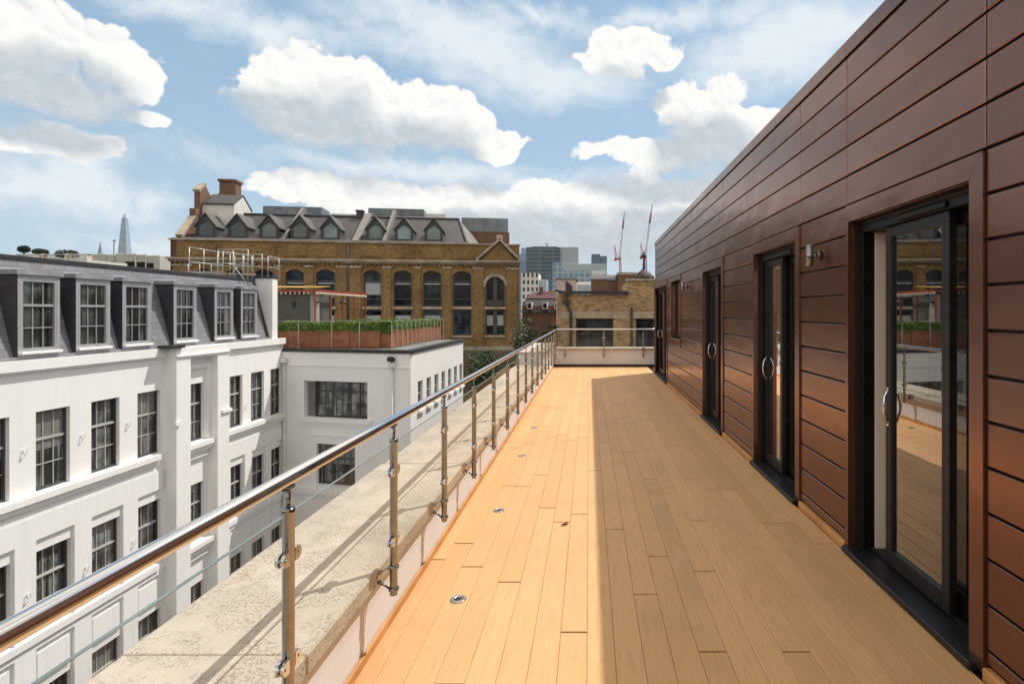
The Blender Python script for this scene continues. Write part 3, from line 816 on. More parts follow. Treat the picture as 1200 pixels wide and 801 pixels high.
# roof garden: terracotta planters with clipped hedge
M['terracotta'] = plain('terracotta', (.40, .145, .075), .75, var=.35, scale=2.5)
M['hedge'] = None
def leaf_mat(name, c1, c2, c3):
    m, nt, b = new_mat(name)
    gi = N(nt, 'ShaderNodeNewGeometry'); r = gi.outputs['Random Per Island']
    c = mixc(nt, ramp(nt, r, 0, .6), c1, c2); c = mixc(nt, ramp(nt, r, .7, 1.0), c, c3)
    big = ramp(nt, noise(nt, objc(nt), 1.6, 3, .6), .35, .7)
    c = mixc(nt, math_n(nt, 'MULTIPLY', big, .5), c, tuple(x*.4 for x in c1))
    nt.links.new(c, b.inputs['Base Color']); b.inputs['Roughness'].default_value = .55
    return m
M['hedge'] = leaf_mat('hedge_leaf', (.07, .13, .015), (.15, .26, .03), (.32, .46, .08))
M['tree'] = leaf_mat('tree_leaf', (.035, .06, .018), (.07, .105, .03), (.17, .20, .08))
M['shrubdark'] = leaf_mat('dark_shrub', (.015, .03, .012), (.03, .05, .02), (.05, .08, .03))
M['bark'] = plain('bark', (.09, .065, .045), .9, var=.4, scale=6)
M['fpost'] = plain('balustrade_post', (.48, .43, .37), .4, var=.1)
def hedge_box(b, x0, x1, y0, y1, z0, z1, n, s, rng):
    b.box(x0+.06, x1-.06, y0+.06, y1-.06, z0, z1-.05)
    for _ in range(n):
        f_ = rng.random(); x, y, z = rng.uniform(x0, x1), rng.uniform(y0, y1), rng.uniform(z0, z1)
        if f_ < .4: y = y0+rng.gauss(0, .02)
        elif f_ < .65: z = z1+rng.gauss(0, .025)
        elif f_ < .85: x = x1+rng.gauss(0, .02)
        else: y = y1
        hj = .05*math.sin(x*3.1+y*2.3)+.035*math.sin(x*7.7+y*6.1)
        b.leaf((x, y, z+(hj if z > (z0+z1)/2 else 0)), s, rng)
rg = random.Random(2)
def planter(label, x0, x1, y0, y1, nhedge, side=False):
    t = thing('hedge_planter', label, 'planter')
    b = MB()
    if side:
        n = 12
        for k in range(n):
            a, c2 = y0+(y1-y0)*k/n+.06, y0+(y1-y0)*(k+1)/n-.06
            b.box(x0, x1, a, c2, .0, .80, .01)
    else:
        n = 4
        for k in range(n):
            a, c2 = x0+(x1-x0)*k/n+.01, x0+(x1-x0)*(k+1)/n-.01
            b.box(a, c2, y0, y1, .0, .80, .01)
    b.build('trough', M['terracotta'], t)
    b = MB(); hedge_box(b, x0+.02, x1-.02, y0+.02, y1-.02, .70, 1.19, nhedge, .045, rg); b.build('hedge', M['hedge'], t)
planter('terracotta troughs with clipped hedge along the front of the roof garden', -15.6, -9.82, 27.3, 27.85, 6500)
planter('terracotta troughs with clipped hedge down the sunlit side of the roof garden', -9.80, -9.3, 27.3, 36.4, 9000, True)
planter('clipped hedge row at the back of the roof garden behind the red pergola', -15.6, -9.82, 35.9, 36.4, 2500)
gbal = thing('roof_balustrade', 'frameless glass balustrade with slim pale posts around the hedge planters', 'railing')
b = MB(); b.poly([(-15.6, 27.12, .05), (-9.2, 27.12, .05), (-9.2, 27.12, 1.24), (-15.6, 27.12, 1.24)]); b.build('glass_panel', M['thinglass'], gbal)
b = MB(); b.poly([(-9.12, 27.15, .05), (-9.12, 36.5, .05), (-9.12, 36.5, 1.24), (-9.12, 27.15, 1.24)]); b.build('glass_panel', M['thinglass'], gbal)
for x in (-15.2, -13.55, -12.0, -10.7, -9.2):
    b = MB(); b.box(x-.013, x+.013, 27.06, 27.10, 0, 1.22); b.build('post', M['fpost'], gbal)
for k in range(13):
    b = MB(); y = 27.5+.73*k; b.box(-9.10, -9.07, y-.012, y+.012, 0, 1.2); b.build('post', M['fpost'], gbal)
b = MB(); b.box(-15.6, -9.08, 27.08, 27.15, 1.242, 1.257); b.box(-9.15, -9.10, 27.16, 36.5, 1.242, 1.257); b.build('top_rail', M['fpost'], gbal)
# pergola and hut
M['redpaint'] = plain('red_oxide_paint', (.30, .06, .025), .5, var=.25)
M['yellow'] = plain('yellow_sheet', (.52, .30, .05), .5, var=.5, scale=2.5)
M['stonegrey'] = plain('grey_panel', (.34, .32, .29), .7, var=.15)
M['hutgrey'] = plain('grey_hut', (.10, .10, .09), .8, var=.2)
pg = thing('pergola', 'red steel pergola frame with string lights over the roof garden', 'pergola')
b = MB(); b.box(-14.72, -14.62, 31.0, 38.2, 2.76, 2.90); b.box(-18, -14.7, 31.0, 31.1, 2.74, 2.88); b.build('beam', M['redpaint'], pg)
for y in (31.1, 32.9, 34.6, 36.3, 38.1):
    b = MB(); b.box(-14.71, -14.63, y-.04, y+.04, 0, 2.758); b.build('post', M['redpaint'], pg)
b = MB()
for k in range(34):
    y = 31.1+.21*k; b.lathe([(.02, -.16), (.045, -.1), (.02, -.02)], (-14.60, y, 2.78), 6)
for k in range(12):
    x = -17.6+.24*k; b.lathe([(.02, -.14), (.04, -.1), (.02, -.02)], (x, 30.95, 2.76), 6)
b.build('string_lights', M['cream'], pg)
b = MB(); b.prism([(-18.2, 30.9, 2.95), (-14.5, 30.9, 2.95), (-14.9, 33.4, 3.12), (-18.2, 33.4, 3.12)], (0,0,.05)); b.build('canopy', M['yellow'], pg)
for k, (y, lab) in enumerate(((31.6, 'dark domed lantern hanging from the red pergola at its near end'), (35.2, 'dark domed lantern hanging from the red pergola towards its far end'))):
    t = thing('lantern', lab, 'lantern', (-14.9, y, 2.2))
    b = MB(); b.lathe([(.04, .25), (.14, .2), (.24, .06), (.25, 0), (.1, -.02)], (0,0,0), 12); b.build('shade', M['blackcap'], t)
    b = MB(); b.tube([(0,0,.24), (0,0,.6)], .012, 6); b.build('cable', M['blackcap'], t)
ht = thing('garden_hut', 'dark grey hut under the yellow canopy on the roof garden', 'hut')
b = MB(); b.box(-18, -15.05, 31.3, 34, 0, 2.68, .02); b.build('wall', M['hutgrey'], ht)
b = MB(); b.box(-15.03, -14.85, 31.28, 32.0, 0, 2.66, .01); b.build('side_panel', M['stonegrey'], ht)
b = MB()
for x in (-16.9, -15.9): b.box(x-.05, x+.05, 31.2, 31.29, 1.9, 2.25)
b.build('wall_light', M['blackcap'], ht)
# ================================================================== brown brick warehouse
M['brick'] = brick_mat('stock_brick', (.215, .128, .045), (.31, .192, .075), (.16, .12, .075), soot=.75)
M['brickyel'] = brick_mat('yellow_stock_brick', (.26, .15, .065), (.50, .33, .16), (.22, .18, .13), soot=.75)
M['brickred'] = brick_mat('red_brick', (.15, .075, .048), (.20, .10, .06), (.25, .2, .15), soot=.4)
M['stoneband'] = plain('stone_band', (.40, .34, .26), .8, var=.35, scale=1.2)
M['stonebase'] = plain('stone_base', (.17, .14, .095), .9, var=.45, scale=.8)
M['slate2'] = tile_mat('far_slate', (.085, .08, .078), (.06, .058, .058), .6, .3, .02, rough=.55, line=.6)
M['slatelit'] = tile_mat('pale_sunlit_slate', (.27, .25, .235), (.22, .205, .195), .6, .3, .02, rough=.6, line=.7)  # slate copy with sunlight in its colour for the hip; pale fire walls too
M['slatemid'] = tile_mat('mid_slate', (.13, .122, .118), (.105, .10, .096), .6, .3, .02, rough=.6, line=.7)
M['dormerframe'] = plain('dormer_frame', (.035, .045, .05), .5, var=.2)
M['dormerpane'] = pane_mat('dormer_pane', (.13, .19, .19), (.24, .31, .30), .6, 1)
M['bigpane'] = pane_mat('warehouse_pane', (.012, .015, .02), (.10, .12, .14), .55, .8, .18)
M['blind'] = plain('pale_blind', (.36, .40, .40), .6, var=.15, scale=2)
M['plant'] = plain('plant_louvre', (.20, .225, .25), .5, .2, var=.3, scale=.8)
M['offwhite'] = plain('offwhite_wall', (.72, .70, .66), .7, var=.12)
BA = Vector((-30.5, 42.3, 0)); BD = Vector((25.0, 3.7, 0)); BL = BD.length; bang = math.atan2(3.7, 25.0)
bb = thing('brick_warehouse', 'large brown brick warehouse with arched windows, a pediment and a dormered slate roof', 'building', tuple(BA), bang)
def bu(px):
    k = (px-CX)/F; return (30.5+42.3*k)/(25.0-3.7*k)*BL
def bz(px, py):
    Y = BA.y + BD.y*bu(px)/BL; return H-(py-CY)*Y/F
fw = lambda u, z, d: (u, d, z)
def lu(px, d):
    k = (px-CX)/F; c_, s_ = math.cos(bang), math.sin(bang)
    return (k*(BA.y+d*c_)-BA.x+d*s_)/(c_-k*s_)
def lz(px, py, d):
    return H-(py-CY)*(BA.y+lu(px, d)*math.sin(bang)+d*math.cos(bang))/F
wx = [(228, 250), (264, 286), (298, 320), (334, 356), (370, 392.4), (425.8, 447), (461, 482.7), (495.5, 517.3), (530.8, 552.4), (569, 591.5)]
ZA, ZB, ZC, ZD = 4.88, 2.10, 1.86, -.15
hol = []
for i, (a, b_) in enumerate(wx):
    hol += [(bu(a), bu(b_), ZB, ZA if i < 9 else 4.42), (bu(a), bu(b_), ZD, ZC)]
    hol.append((bu(a), bu(b_), -4.2, -1.6)) if i < 8 else None
w = MB(); w.wall(fw, 0, BL, -14, 7.0, hol, .32)
w.poly([(BL, 0, -14), (BL, 12, -14), (BL, 12, 7), (BL, 0, 7)])
w.build('front_wall', M['brick'], bb)
# arches: fillers that round the window heads
b = MB()
for i, (a, b_) in enumerate(wx):
    u0, u1 = bu(a), bu(b_); m_ = (u0+u1)/2; hw = (u1-u0)/2; zt = ZA if i < 9 else 4.42; rise = .30 if i < 9 else hw
    n = 10
    for k in range(n):
        ua, ub = u0+(u1-u0)*k/n, u0+(u1-u0)*(k+1)/n
        za = zt-rise*(1-math.sqrt(max(0, 1-((ua-m_)/hw)**2))) if i == 9 else zt-rise*((ua-m_)/hw)**2
        zb_ = zt-rise*(1-math.sqrt(max(0, 1-((ub-m_)/hw)**2))) if i == 9 else zt-rise*((ub-m_)/hw)**2
        pts = [(ua, .004, za), (ub, .004, zb_), (ub, .004, zt+.002), (ua, .004, zt+.002)]
        b.prism(pts, (0, .2, 0))
b.build('arch_head', M['brick'], bb)
# pilasters, cornice, bands
b = MB()
edges = [0] + [v for q in wx for v in (bu(q[0]), bu(q[1]))] + [BL]
for i in range(0, len(edges), 2):
    a, c2 = edges[i], edges[i+1]
    if i == 0: a = .05
    if c2-a < .5: continue
    ins = .16
    b = MB(); b.box(a+ins, c2-ins, -.12, -.003, -1.0, 5.02); b.build('pilaster', M['brick'], bb)
b = MB()
for i in range(0, len(edges), 2):
    a, c2 = edges[i]+.1, edges[i+1]-.1
    if c2-a < .5: continue
    b.box(a, c2, -.17, -.004, 5.03, 5.17)
b.box(-.12, BL+.12, -.42, -.004, 5.50, 5.66); b.box(-.06, BL+.06, -.22, -.004, 5.38, 5.497)
b.box(-.1, BL+.05, -.14, .3, 6.93, 7.03); b.box(0, BL, -.10, -.004, -1.32, -1.02)
b.build('cornice', M['stoneband'], bb)
b = MB(); k = 0; u = .3
b.box(0, BL, -.14, -.006, 5.345, 5.372)
while u < BL: b.box(u, u+.16, -.16, -.005, 5.2, 5.34); u += .34
b.build('dentil_course', M['brick'], bb)
for (a, b_) in wx[:9]:
    m_ = (bu(a)+bu(b_))/2; b = MB(); b.box(m_-.85, m_+.85, -.06, -.004, 5.86, 6.72); b.build('frieze_panel', M['brick'], bb)
for (a, b_) in wx:
    b = MB(); b.box(bu(a)-.08, bu(b_)+.08, -.10, .2, ZC+.03, ZB-.03); b.build('sill', M['stoneband'], bb)
    b = MB(); b.box(bu(a)-.08, bu(b_)+.08, -.12, .1, ZD-.16, ZD-.01); b.build('sill', M['stoneband'], bb)
b = MB(); b.box(-.02, BL+.02, -.10, -.003, -14, -4.6); b.box(bu(545), BL+.02, -.10, -.003, -4.598, -1.33); b.build('stone_base', M['stonebase'], bb)
# windows
rb = random.Random(12)
for i, (a, b_) in enumerate(wx):
    u0, u1 = bu(a), bu(b_)
    for lvl, (z0, z1) in enumerate(((ZB, ZA if i < 9 else 4.42), (ZD, ZC), (-4.2, -1.6))):
        if lvl == 2 and i >= 8: continue
        fr = MB(); d = .22
        fr.box(u0, u0+.09, d, d+.08, z0, z1); fr.box(u1-.09, u1, d, d+.08, z0, z1); fr.box(u0+.09, u1-.09, d, d+.08, z0, z0+.1); fr.box(u0+.09, u1-.09, d, d+.08, z1-.12, z1)
        if lvl == 0 and i < 9: fr.box(u0+.09, u1-.09, d, d+.08, z0+1.85, z0+1.98); fr.box(u0+.09, u1-.09, d+.01, d+.07, z0+.55, z0+.62)
        if i == 9: m_ = (u0+u1)/2; fr.box(m_-.16, m_+.16, d-.05, d+.06, z0+.1, z1-.12); fr.box(u0+.09, u1-.09, d-.06, d+.06, z0+.1, z0+.5) if lvl == 0 else None
        o = fr.build('window', M['sashdark'], bb)
        p_ = MB(); p_.poly([(u0, d+.05, z0), (u1, d+.05, z0), (u1, d+.05, z1), (u0, d+.05, z1)]); p_.build('pane', M['bigpane'], o)
        bl = MB(); ok = False
        if lvl == 0 and i < 9:
            bl.box(u0+.1, u1-.1, d+.005, d+.02, z0+1.70, z0+1.80); ok = True
            if i in (5,): bl.box(u0+.1, u1-.1, d+.006, d+.02, z0+.9, z0+1.69)
            if i in (3, 4): bl.box(u0+.1, u1-.1, d+.006, d+.02, z0+.7, z0+.85)
        if lvl == 1 and i in (4, 5, 6, 7, 9): bl.box(u0+.1, u1-.1, d+.01, d+.02, z0+.75, z1-.45); ok = True
        if ok: bl.build('blind', M['blind'], o)
# pediment
b = MB(); pa, pb, pc = bu(560), bu(608), bu(585.5)
zc = 5.66; za = bz(586, 281)
b.prism([(pa+.2, -.3, zc), (pb-.15, -.3, zc), (pc, -.3, za-.15)], (0, .5, 0)); b.build('pediment', M['brick'], bb)
b = MB()
def rake(p, q, t, y0, y1):
    p, q = Vector(p), Vector(q); d = (q-p).normalized(); n = Vector((-d.z, 0, d.x)); n = n if n.z > 0 else -n
    b.prism([p+Vector((0,y0,0)), q+Vector((0,y0,0)), q+n*t+Vector((0,y0,0)), p+n*t+Vector((0,y0,0))], (0, y1-y0, 0))
rake((pa-.05, 0, zc), (pc, 0, za-.12), .17, -.55, .2); rake((pc, 0, za-.12), (pb+.05, 0, zc), .17, -.55, .2)
b.box(pa-.1, pb+.1, -.56, .1, zc-.12, zc+.03); b.box(pc-.25, pc+.25, -.4, .2, za-.02, za+.32, .05); b.build('pediment_moulding', M['stoneband'], bb)
b = MB(); m_ = (bu(569)+bu(591.5))/2; r0 = (bu(591.5)-bu(569))/2
for k in range(14):
    t0, t1 = math.pi*k/14, math.pi*(k+1)/14
    zc_ = 4.42-r0
    q = [(m_+r*math.cos(t), -.08, zc_+r*math.sin(t)) for r, t in ((r0+.03, t0), (r0+.03, t1), (r0+.26, t1), (r0+.26, t0))]
    b.prism(q, (0, .075, 0))
b.build('arch_ring', M['stoneband'], bb)
# roof
RZ0, RZ1, RD0, RD1 = 6.55, 9.72, .7, 5.4
b = MB(); uh = bu(527)+.3
b.poly([(.4, RD0, RZ0), (bu(549), RD0, RZ0), (uh, RD1, RZ1), (.4, RD1, RZ1)])
b.poly([(.4, RD1, RZ1), (uh, RD1, RZ1), (uh, RD1+4, RZ0), (.4, RD1+4, RZ0)])
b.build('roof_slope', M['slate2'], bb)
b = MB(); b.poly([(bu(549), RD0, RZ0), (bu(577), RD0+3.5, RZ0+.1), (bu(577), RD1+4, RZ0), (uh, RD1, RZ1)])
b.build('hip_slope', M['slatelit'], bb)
b = MB(); b.tube([(.4, RD1, RZ1+.03), (uh, RD1, RZ1+.03)], .12, 8); b.tube([(uh, RD1, RZ1+.03), (bu(549), RD0, RZ0+.05)], .10, 8); b.build('ridge', M['darklead'], bb)
b = MB(); b.poly([(0, .3, 6.6), (BL, .3, 6.6), (BL, 12, 6.6), (0, 12, 6.6)]); b.build('flat_roof', M['roofgrey'], bb)
b = MB(); b.box(.4, bu(549), RD0-.12, RD0+.15, 6.62, 7.22); b.build('eaves_lead', M['lead'], bb)
def slope_d(z): return RD0+(z-RZ0)/(RZ1-RZ0)*(RD1-RD0)
for px in (305/5+180, 490/5+180, 675/5+180, 351.4, 387, 439.8, 473.5, 508.3):
    u = lu(px, 1.75); d0 = 1.75; zb_, ze, za_ = 7.35, 8.3, 9.15; hw = .70
    b = MB()
    # front with a pointed opening: two jambs, sill and gable pieces
    b.box(u-hw, u-.52, d0, d0+.12, zb_, ze); b.box(u+.52, u+hw, d0, d0+.12, zb_, ze); b.box(u-.52, u+.52, d0, d0+.12, zb_, zb_+.14)
    b.prism([(u-hw-.08, d0, ze-.1), (u-.52, d0, ze-.02), (u, d0, za_-.50), (u, d0, za_)], (0, .12, 0)); b.prism([(u+hw+.08, d0, ze-.1), (u, d0, za_), (u, d0, za_-.50), (u+.52, d0, ze-.02)], (0, .12, 0))
    b.prism([(u-hw, d0+.13, zb_), (u-hw, slope_d(zb_), zb_), (u-hw, slope_d(ze), ze), (u-hw, d0+.13, ze)], (.06, 0, 0)); b.prism([(u+hw, d0+.13, zb_), (u+hw, slope_d(zb_), zb_), (u+hw, slope_d(ze), ze), (u+hw, d0+.13, ze)], (-.06, 0, 0))
    o = b.build('dormer', M['dormerframe'], bb)
    b = MB(); b.poly([(u-.53, d0+.08, zb_+.12), (u+.53, d0+.08, zb_+.12), (u+.53, d0+.08, ze), (u, d0+.08, za_-.46), (u-.53, d0+.08, ze)]); b.build('pane', M['dormerpane'], o)
    b = MB(); e0 = d0-.12
    for s in (-1, 1):
        b.prism([(u, e0, za_+.03), (u+s*(hw+.10), e0, ze-.16), (u+s*(hw+.10), slope_d(ze-.16), ze-.16), (u, slope_d(za_), za_+.03)], (0, 0, .09))
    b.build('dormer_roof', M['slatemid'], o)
# fire walls over the roof, small stack
for px, wd in ((328, .22), (447, .25), (411, .55)):
    u = lu(px, RD0); hgt = .7 if wd < .5 else .35
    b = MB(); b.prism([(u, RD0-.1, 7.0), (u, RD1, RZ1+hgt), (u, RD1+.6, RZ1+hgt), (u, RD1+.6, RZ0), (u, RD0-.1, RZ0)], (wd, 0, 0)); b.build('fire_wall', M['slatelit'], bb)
b = MB(); u = lu(422, RD1); b.box(u-.24, u+.24, RD1-.3, RD1+.4, RZ1-.6, RZ1+.45); b.box(u-.30, u+.30, RD1-.36, RD1+.46, RZ1+.45, RZ1+.58); b.build('chimney', M['dormerframe'], bb)
# left gable with raking parapet
b = MB(); b.prism([(0, 0, -14), (0, 0, 7.1), (0, .8, 7.2), (0, 2.6, 8.9), (0, 2.6, 9.7), (0, 3.3, 9.8), (0, 3.3, 11.1), (0, 4.2, 11.75), (0, 5.0, 11.1), (0, 5.0, 9.6), (0, 12, 7), (0, 12, -14)], (.42, 0, 0)); b.build('gable_wall', M['brickred'], bb)
b = MB(); b.prism([(-.05, .8, 7.25), (-.05, 2.55, 8.95), (-.05, 2.55, 9.12), (-.05, .7, 7.42)], (.52, 0, 0)); b.build('gable_coping', M['stoneband'], bb)
b = MB(); b.prism([(-.05, 3.2, 11.1), (-.05, 4.2, 11.8), (-.05, 4.2, 11.98), (-.05, 3.1, 11.28)], (.52, 0, 0)); b.build('gable_coping', M['stoneband'], bb)
hd = 3.6; h0, h1 = .45, lu(273.5, hd); he = lz(255, 239, hd); hr_ = lz(255, 229.5, hd+1.6)
b = MB(); b.box(h0, h1, hd, hd+3.2, 8.0, he); b.prism([(h1+.002, hd, 8), (h1+.002, hd+3.2, 8), (h1+.002, hd+3.2, he), (h1+.002, hd+1.6, hr_), (h1+.002, hd, he)], (.05, 0, 0)); b.build('roof_room', M['offwhite'], bb)
b = MB(); b.prism([(h0, hd-.15, he-.05), (h1+.1, hd-.15, he-.05), (h1+.1, hd+1.6, hr_+.02), (h0, hd+1.6, hr_+.02)], (0, 0, .1)); b.prism([(h0, hd+3.35, he-.05), (h1+.1, hd+3.35, he-.05), (h1+.1, hd+1.6, hr_+.02), (h0, hd+1.6, hr_+.02)], (0, 0, .1)); b.build('roof_room_roof', M['slate2'], bb)
b = MB(); c0, c1, ct = lu(257, 6.9), lu(276, 6.9), lz(267, 210, 6.9); b.box(c0, c1, 6.9, 8.0, 9, ct-.2); b.box(c0-.1, c1+.1, 6.8, 8.1, ct-.2, ct); b.box(c0-.08, c1+.08, 6.82, 8.08, lz(267, 230, 6.9), lz(267, 227, 6.9)); b.build('chimney', M['brickred'], bb)
b = MB(); b.tube([(bu(408), -.13, -3), (bu(408), -.13, 6.8)], .09, 8); b.build('downpipe', M['blackcap'], bb)
def plantbox(name, pxa, pxb, pya, pyb, d, mat, depth=2.5):
    Ym = 44+d; ka = at(pxa, pya, Ym); kb = at(pxb, pyb, Ym)
    Mi = Matrix.Rotation(-bang, 4, 'Z') @ Matrix.Translation(-BA)
    a, c2 = Mi @ ka, Mi @ kb
    b = MB(); b.box(a.x, c2.x, a.y, a.y+depth, kb.z, ka.z, .02)
    n = max(3, int((c2.x-a.x)/.9))
    for k in range(1, n): x = a.x+(c2.x-a.x)*k/n; b.box(x-.02, x+.02, a.y-.04, a.y-.002, kb.z+.05, ka.z-.05)
    return b.build(name, mat, bb)
plantbox('roof_plant', 308, 374, 241, 256, 7, M['plant']); plantbox('roof_plant', 387, 418, 250, 256, 7.5, M['offwhite']); plantbox('roof_plant', 431.5, 495.5, 243.5, 259, 7, M['plant']); plantbox('roof_plant', 496.6, 522.5, 250, 260, 8, M['offwhite'])
plantbox('roof_plant', 541, 595.5, 254.7, 271, 9, M['plant']); plantbox('stair_tower', 545, 597, 271.2, 290, 9.05, M['brickred'])
# ================================================================== yellow brick neighbour beyond the end of the deck
nbh = thing('brick_outbuilding', 'low yellow brick building with black windows just beyond the end of the deck', 'building', (0, 23, 0))
fn_ = lambda u, z, d: (u, d, z)
xx = lambda px: (px-CX)*23/F
zz = lambda py: H-(py-CY)*23/F
hs = [(xx(675), xx(718.7), zz(415), zz(373)), (xx(745), xx(790), zz(415), zz(373))]
w = MB(); w.wall(fn_, xx(653), xx(736), -14, zz(345), hs[:1], .25); w.wall(fn_, xx(736), 6, -14, zz(329), hs[1:], .25)
w.poly([(xx(653), 0, -14), (xx(653), 7, -14), (xx(653), 7, zz(345)), (xx(653), 0, zz(345))]); w.poly([(xx(736), 0, zz(345)), (xx(736), 4, zz(345)), (xx(736), 4, zz(329)), (xx(736), 0, zz(329))])
w.build('wall', M['brickyel'], nbh)
b = MB(); b.box(xx(655), xx(737), -.02, -.003, zz(373)+.002, zz(365)); b.box(xx(738), 6, -.02, -.003, zz(373)+.002, zz(365)); b.build('lintel', plain('beige_lintel', (.42, .33, .22), .85, var=.3, scale=2), nbh)
b = MB(); b.box(xx(655), xx(735.5), -.16, .02, zz(344.5), zz(341)); b.tube([(xx(651), -.12, zz(340)), (xx(668), -.1, zz(344))], .05, 8); b.build('gutter', M['blackcap'], nbh)
b = MB(); b.box(xx(736)-.08, 6.1, -.10, .5, zz(329)+.002, zz(326.5)); b.build('coping', M['stoneband'], nbh)
b = MB(); b.tube([(xx(664), -.10, zz(344)), (xx(664), -.10, zz(356)), (xx(669), -.10, zz(366)), (xx(669), -.10, -6)], .055, 8); b.box(xx(660.5), xx(667), -.18, -.01, zz(357), zz(351)); b.build('downpipe', M['blackcap'], nbh)
b = MB(); b.tube([(xx(740), -.07, zz(360)), (xx(740), -.07, -6)], .04, 8); b.build('downpipe', M['blackcap'], nbh)
for h in hs:
    b = MB(); b.box(h[0], h[0]+.06, .14, .2, h[2], h[3]); b.box(h[1]-.06, h[1], .14, .2, h[2], h[3]); b.box(h[0], h[1], .14, .2, h[3]-.06, h[3]-.002)
    if h is hs[0]: b.box(h[0]+.45, h[0]+.5, .14, .2, h[2], h[3]-.06)
    o = b.build('window', M['blackcap'], nbh)
    b = MB(); b.poly([(h[0], .19, h[2]), (h[1], .19, h[2]), (h[1], .19, h[3]), (h[0], .19, h[3])]); b.build('pane', pane_mat('black_pane', (.008,.008,.009), (.12,.13,.14), .45, 1.4), o)
b = MB(); b.poly([(xx(653), .1, zz(344)), (xx(737), .1, zz(344)), (xx(737), 7, zz(337)), (xx(653), 7, zz(337))]); b.build('roof', plain('pale_metal_roof', (.45, .44, .43), .5, .1, var=.5, scale=1.4), nbh)
def roofblock(name, label, cat, pxa, pxb, pya, pyb, Y, depth, mat, extra=None, bev=.02):
    a, c2 = at(pxa, pya, Y), at(pxb, pyb, Y)
    t = thing(name, label, cat, (a.x, Y, -14))
    b = MB(); b.box(0, c2.x-a.x, 0, depth, 0, a.z+14, bev); b.build('wall', mat, t)
    return t, c2.x-a.x, a.z+14
t, wd, ht_ = roofblock('rooftop_cabin', 'pinkish rendered cabin on the roofs behind the low yellow brick building', 'building', 652, 675, 327.5, 345, 31.5, 3, plain('pink_render', (.55, .42, .36), .8, var=.15))
b = MB(); b.box(-.05, wd+.05, -.06, 3.05, ht_+.002, ht_+.10); b.build('roof', M['roofgrey'], t)
b = MB(); b.prism([(wd*.45, -.02, ht_-.9), (wd*.8, -.02, ht_-.9), (wd*.8, -.02, ht_-.35), (wd*.5, -.02, ht_-.05)], (0, -.05, 0)); b.build('hatch', M['blackcap'], t)
t, wd, ht_ = roofblock('brown_roof_house', 'dark brown brick house top behind the pale metal roof', 'building', 693, 726, 328, 345, 33, 4, M['brickred'])
b = MB(); b.prism([(-.1, -.1, ht_+.002), (wd+.1, -.1, ht_+.002), (wd-.1, 2, ht_+.35), (.1, 2, ht_+.35)], (0, 0, .06)); b.build('roof', M['slate2'], t)
t, wd, ht_ = roofblock('brick_stack', 'broad red brick stack rising behind the low yellow brick building', 'chimney', 725, 745, 322, 345, 32, 2.5, M['brickred'])
b = MB(); b.box(-.06, wd+.06, -.06, 2.56, ht_+.002, ht_+.14); b.build('cap', M['stoneband'], t)
# ornate cupola
cu_ = thing('cupola', 'dark domed roof turret with finial above the yellow brick building', 'turret', tuple(at(754.5, 330, 40)))
b = MB(); sc = 40/F
b.lathe([(12*sc, -20*sc), (12*sc, 2*sc), (11.5*sc, 5*sc), (9*sc, 9*sc), (6*sc, 11.5*sc), (3.6*sc, 13*sc), (2.2*sc, 15*sc)], (0,0,0), 12); b.build('dome', plain('dark_dome', (.075, .042, .035), .7, var=.4), cu_)
b = MB(); b.lathe([(2*sc, 15*sc), (1.2*sc, 18*sc), (1.8*sc, 20*sc), (1.2*sc, 22*sc), (1*sc, 28*sc), (2.6*sc, 29*sc), (2.8*sc, 31*sc), (1*sc, 33*sc), (.3*sc, 37*sc)], (0,0,0), 10); b.build('finial', M['dormerframe'], cu_)
b = MB()
for k in range(12):
    a = 2*math.pi*k/12; b.lathe([(.6*sc, 0), (.9*sc, 2*sc), (.3*sc, 5*sc)], (11.5*sc*math.cos(a), 11.5*sc*math.sin(a), 2*sc), 6)
b.build('cresting', M['dormerframe'], cu_)
# red mansard houses between warehouse and outbuilding
M['redtile'] = tile_mat('red_tiles', (.12, .042, .04), (.09, .034, .032), .4, .3, .03, rough=.7)
t = thing('mansard_house', 'house with red tiled and dark slate mansard roof below the glass office blocks', 'building', tuple(at(612, 366, 62)))
s = 62/F
b = MB(); b.box(0, 50*s, 0, 8, -14, 8*s); b.build('wall', M['brickred'], t)
b = MB(); b.prism([(-1*s, -.2, 0), (52*s, -.2, 0), (50*s, 1.2, 17*s), (3*s, 1.2, 17*s)], (0, .3, 0)); b.build('slate_slope', M['slate2'], t)
b = MB(); b.prism([(3*s, 1.1, 17*s), (52*s, 1.1, 17*s), (46*s, 3, 28*s), (8*s, 3, 24*s)], (0, .4, 0)); b.build('red_roof', M['redtile'], t)
for x in (6, 24, 38):
    b = MB(); b.box(x*s, (x+6)*s, -.6, .6, 4*s, 12*s); o = b.build('dormer', M['offwhite'], t)
    b = MB(); b.poly([((x+1)*s, -.61, 5*s), ((x+5)*s, -.61, 5*s), ((x+5)*s, -.61, 10.5*s), ((x+1)*s, -.61, 10.5*s)]); b.build('pane', M['bigpane'], o)
b = MB(); b.box(18*s, 22*s, 2.5, 3.2, 15*s, 31*s); b.box(44*s, 48*s, 2.5, 3.2, 15*s, 30*s); b.build('chimney', M['brickred'], t)
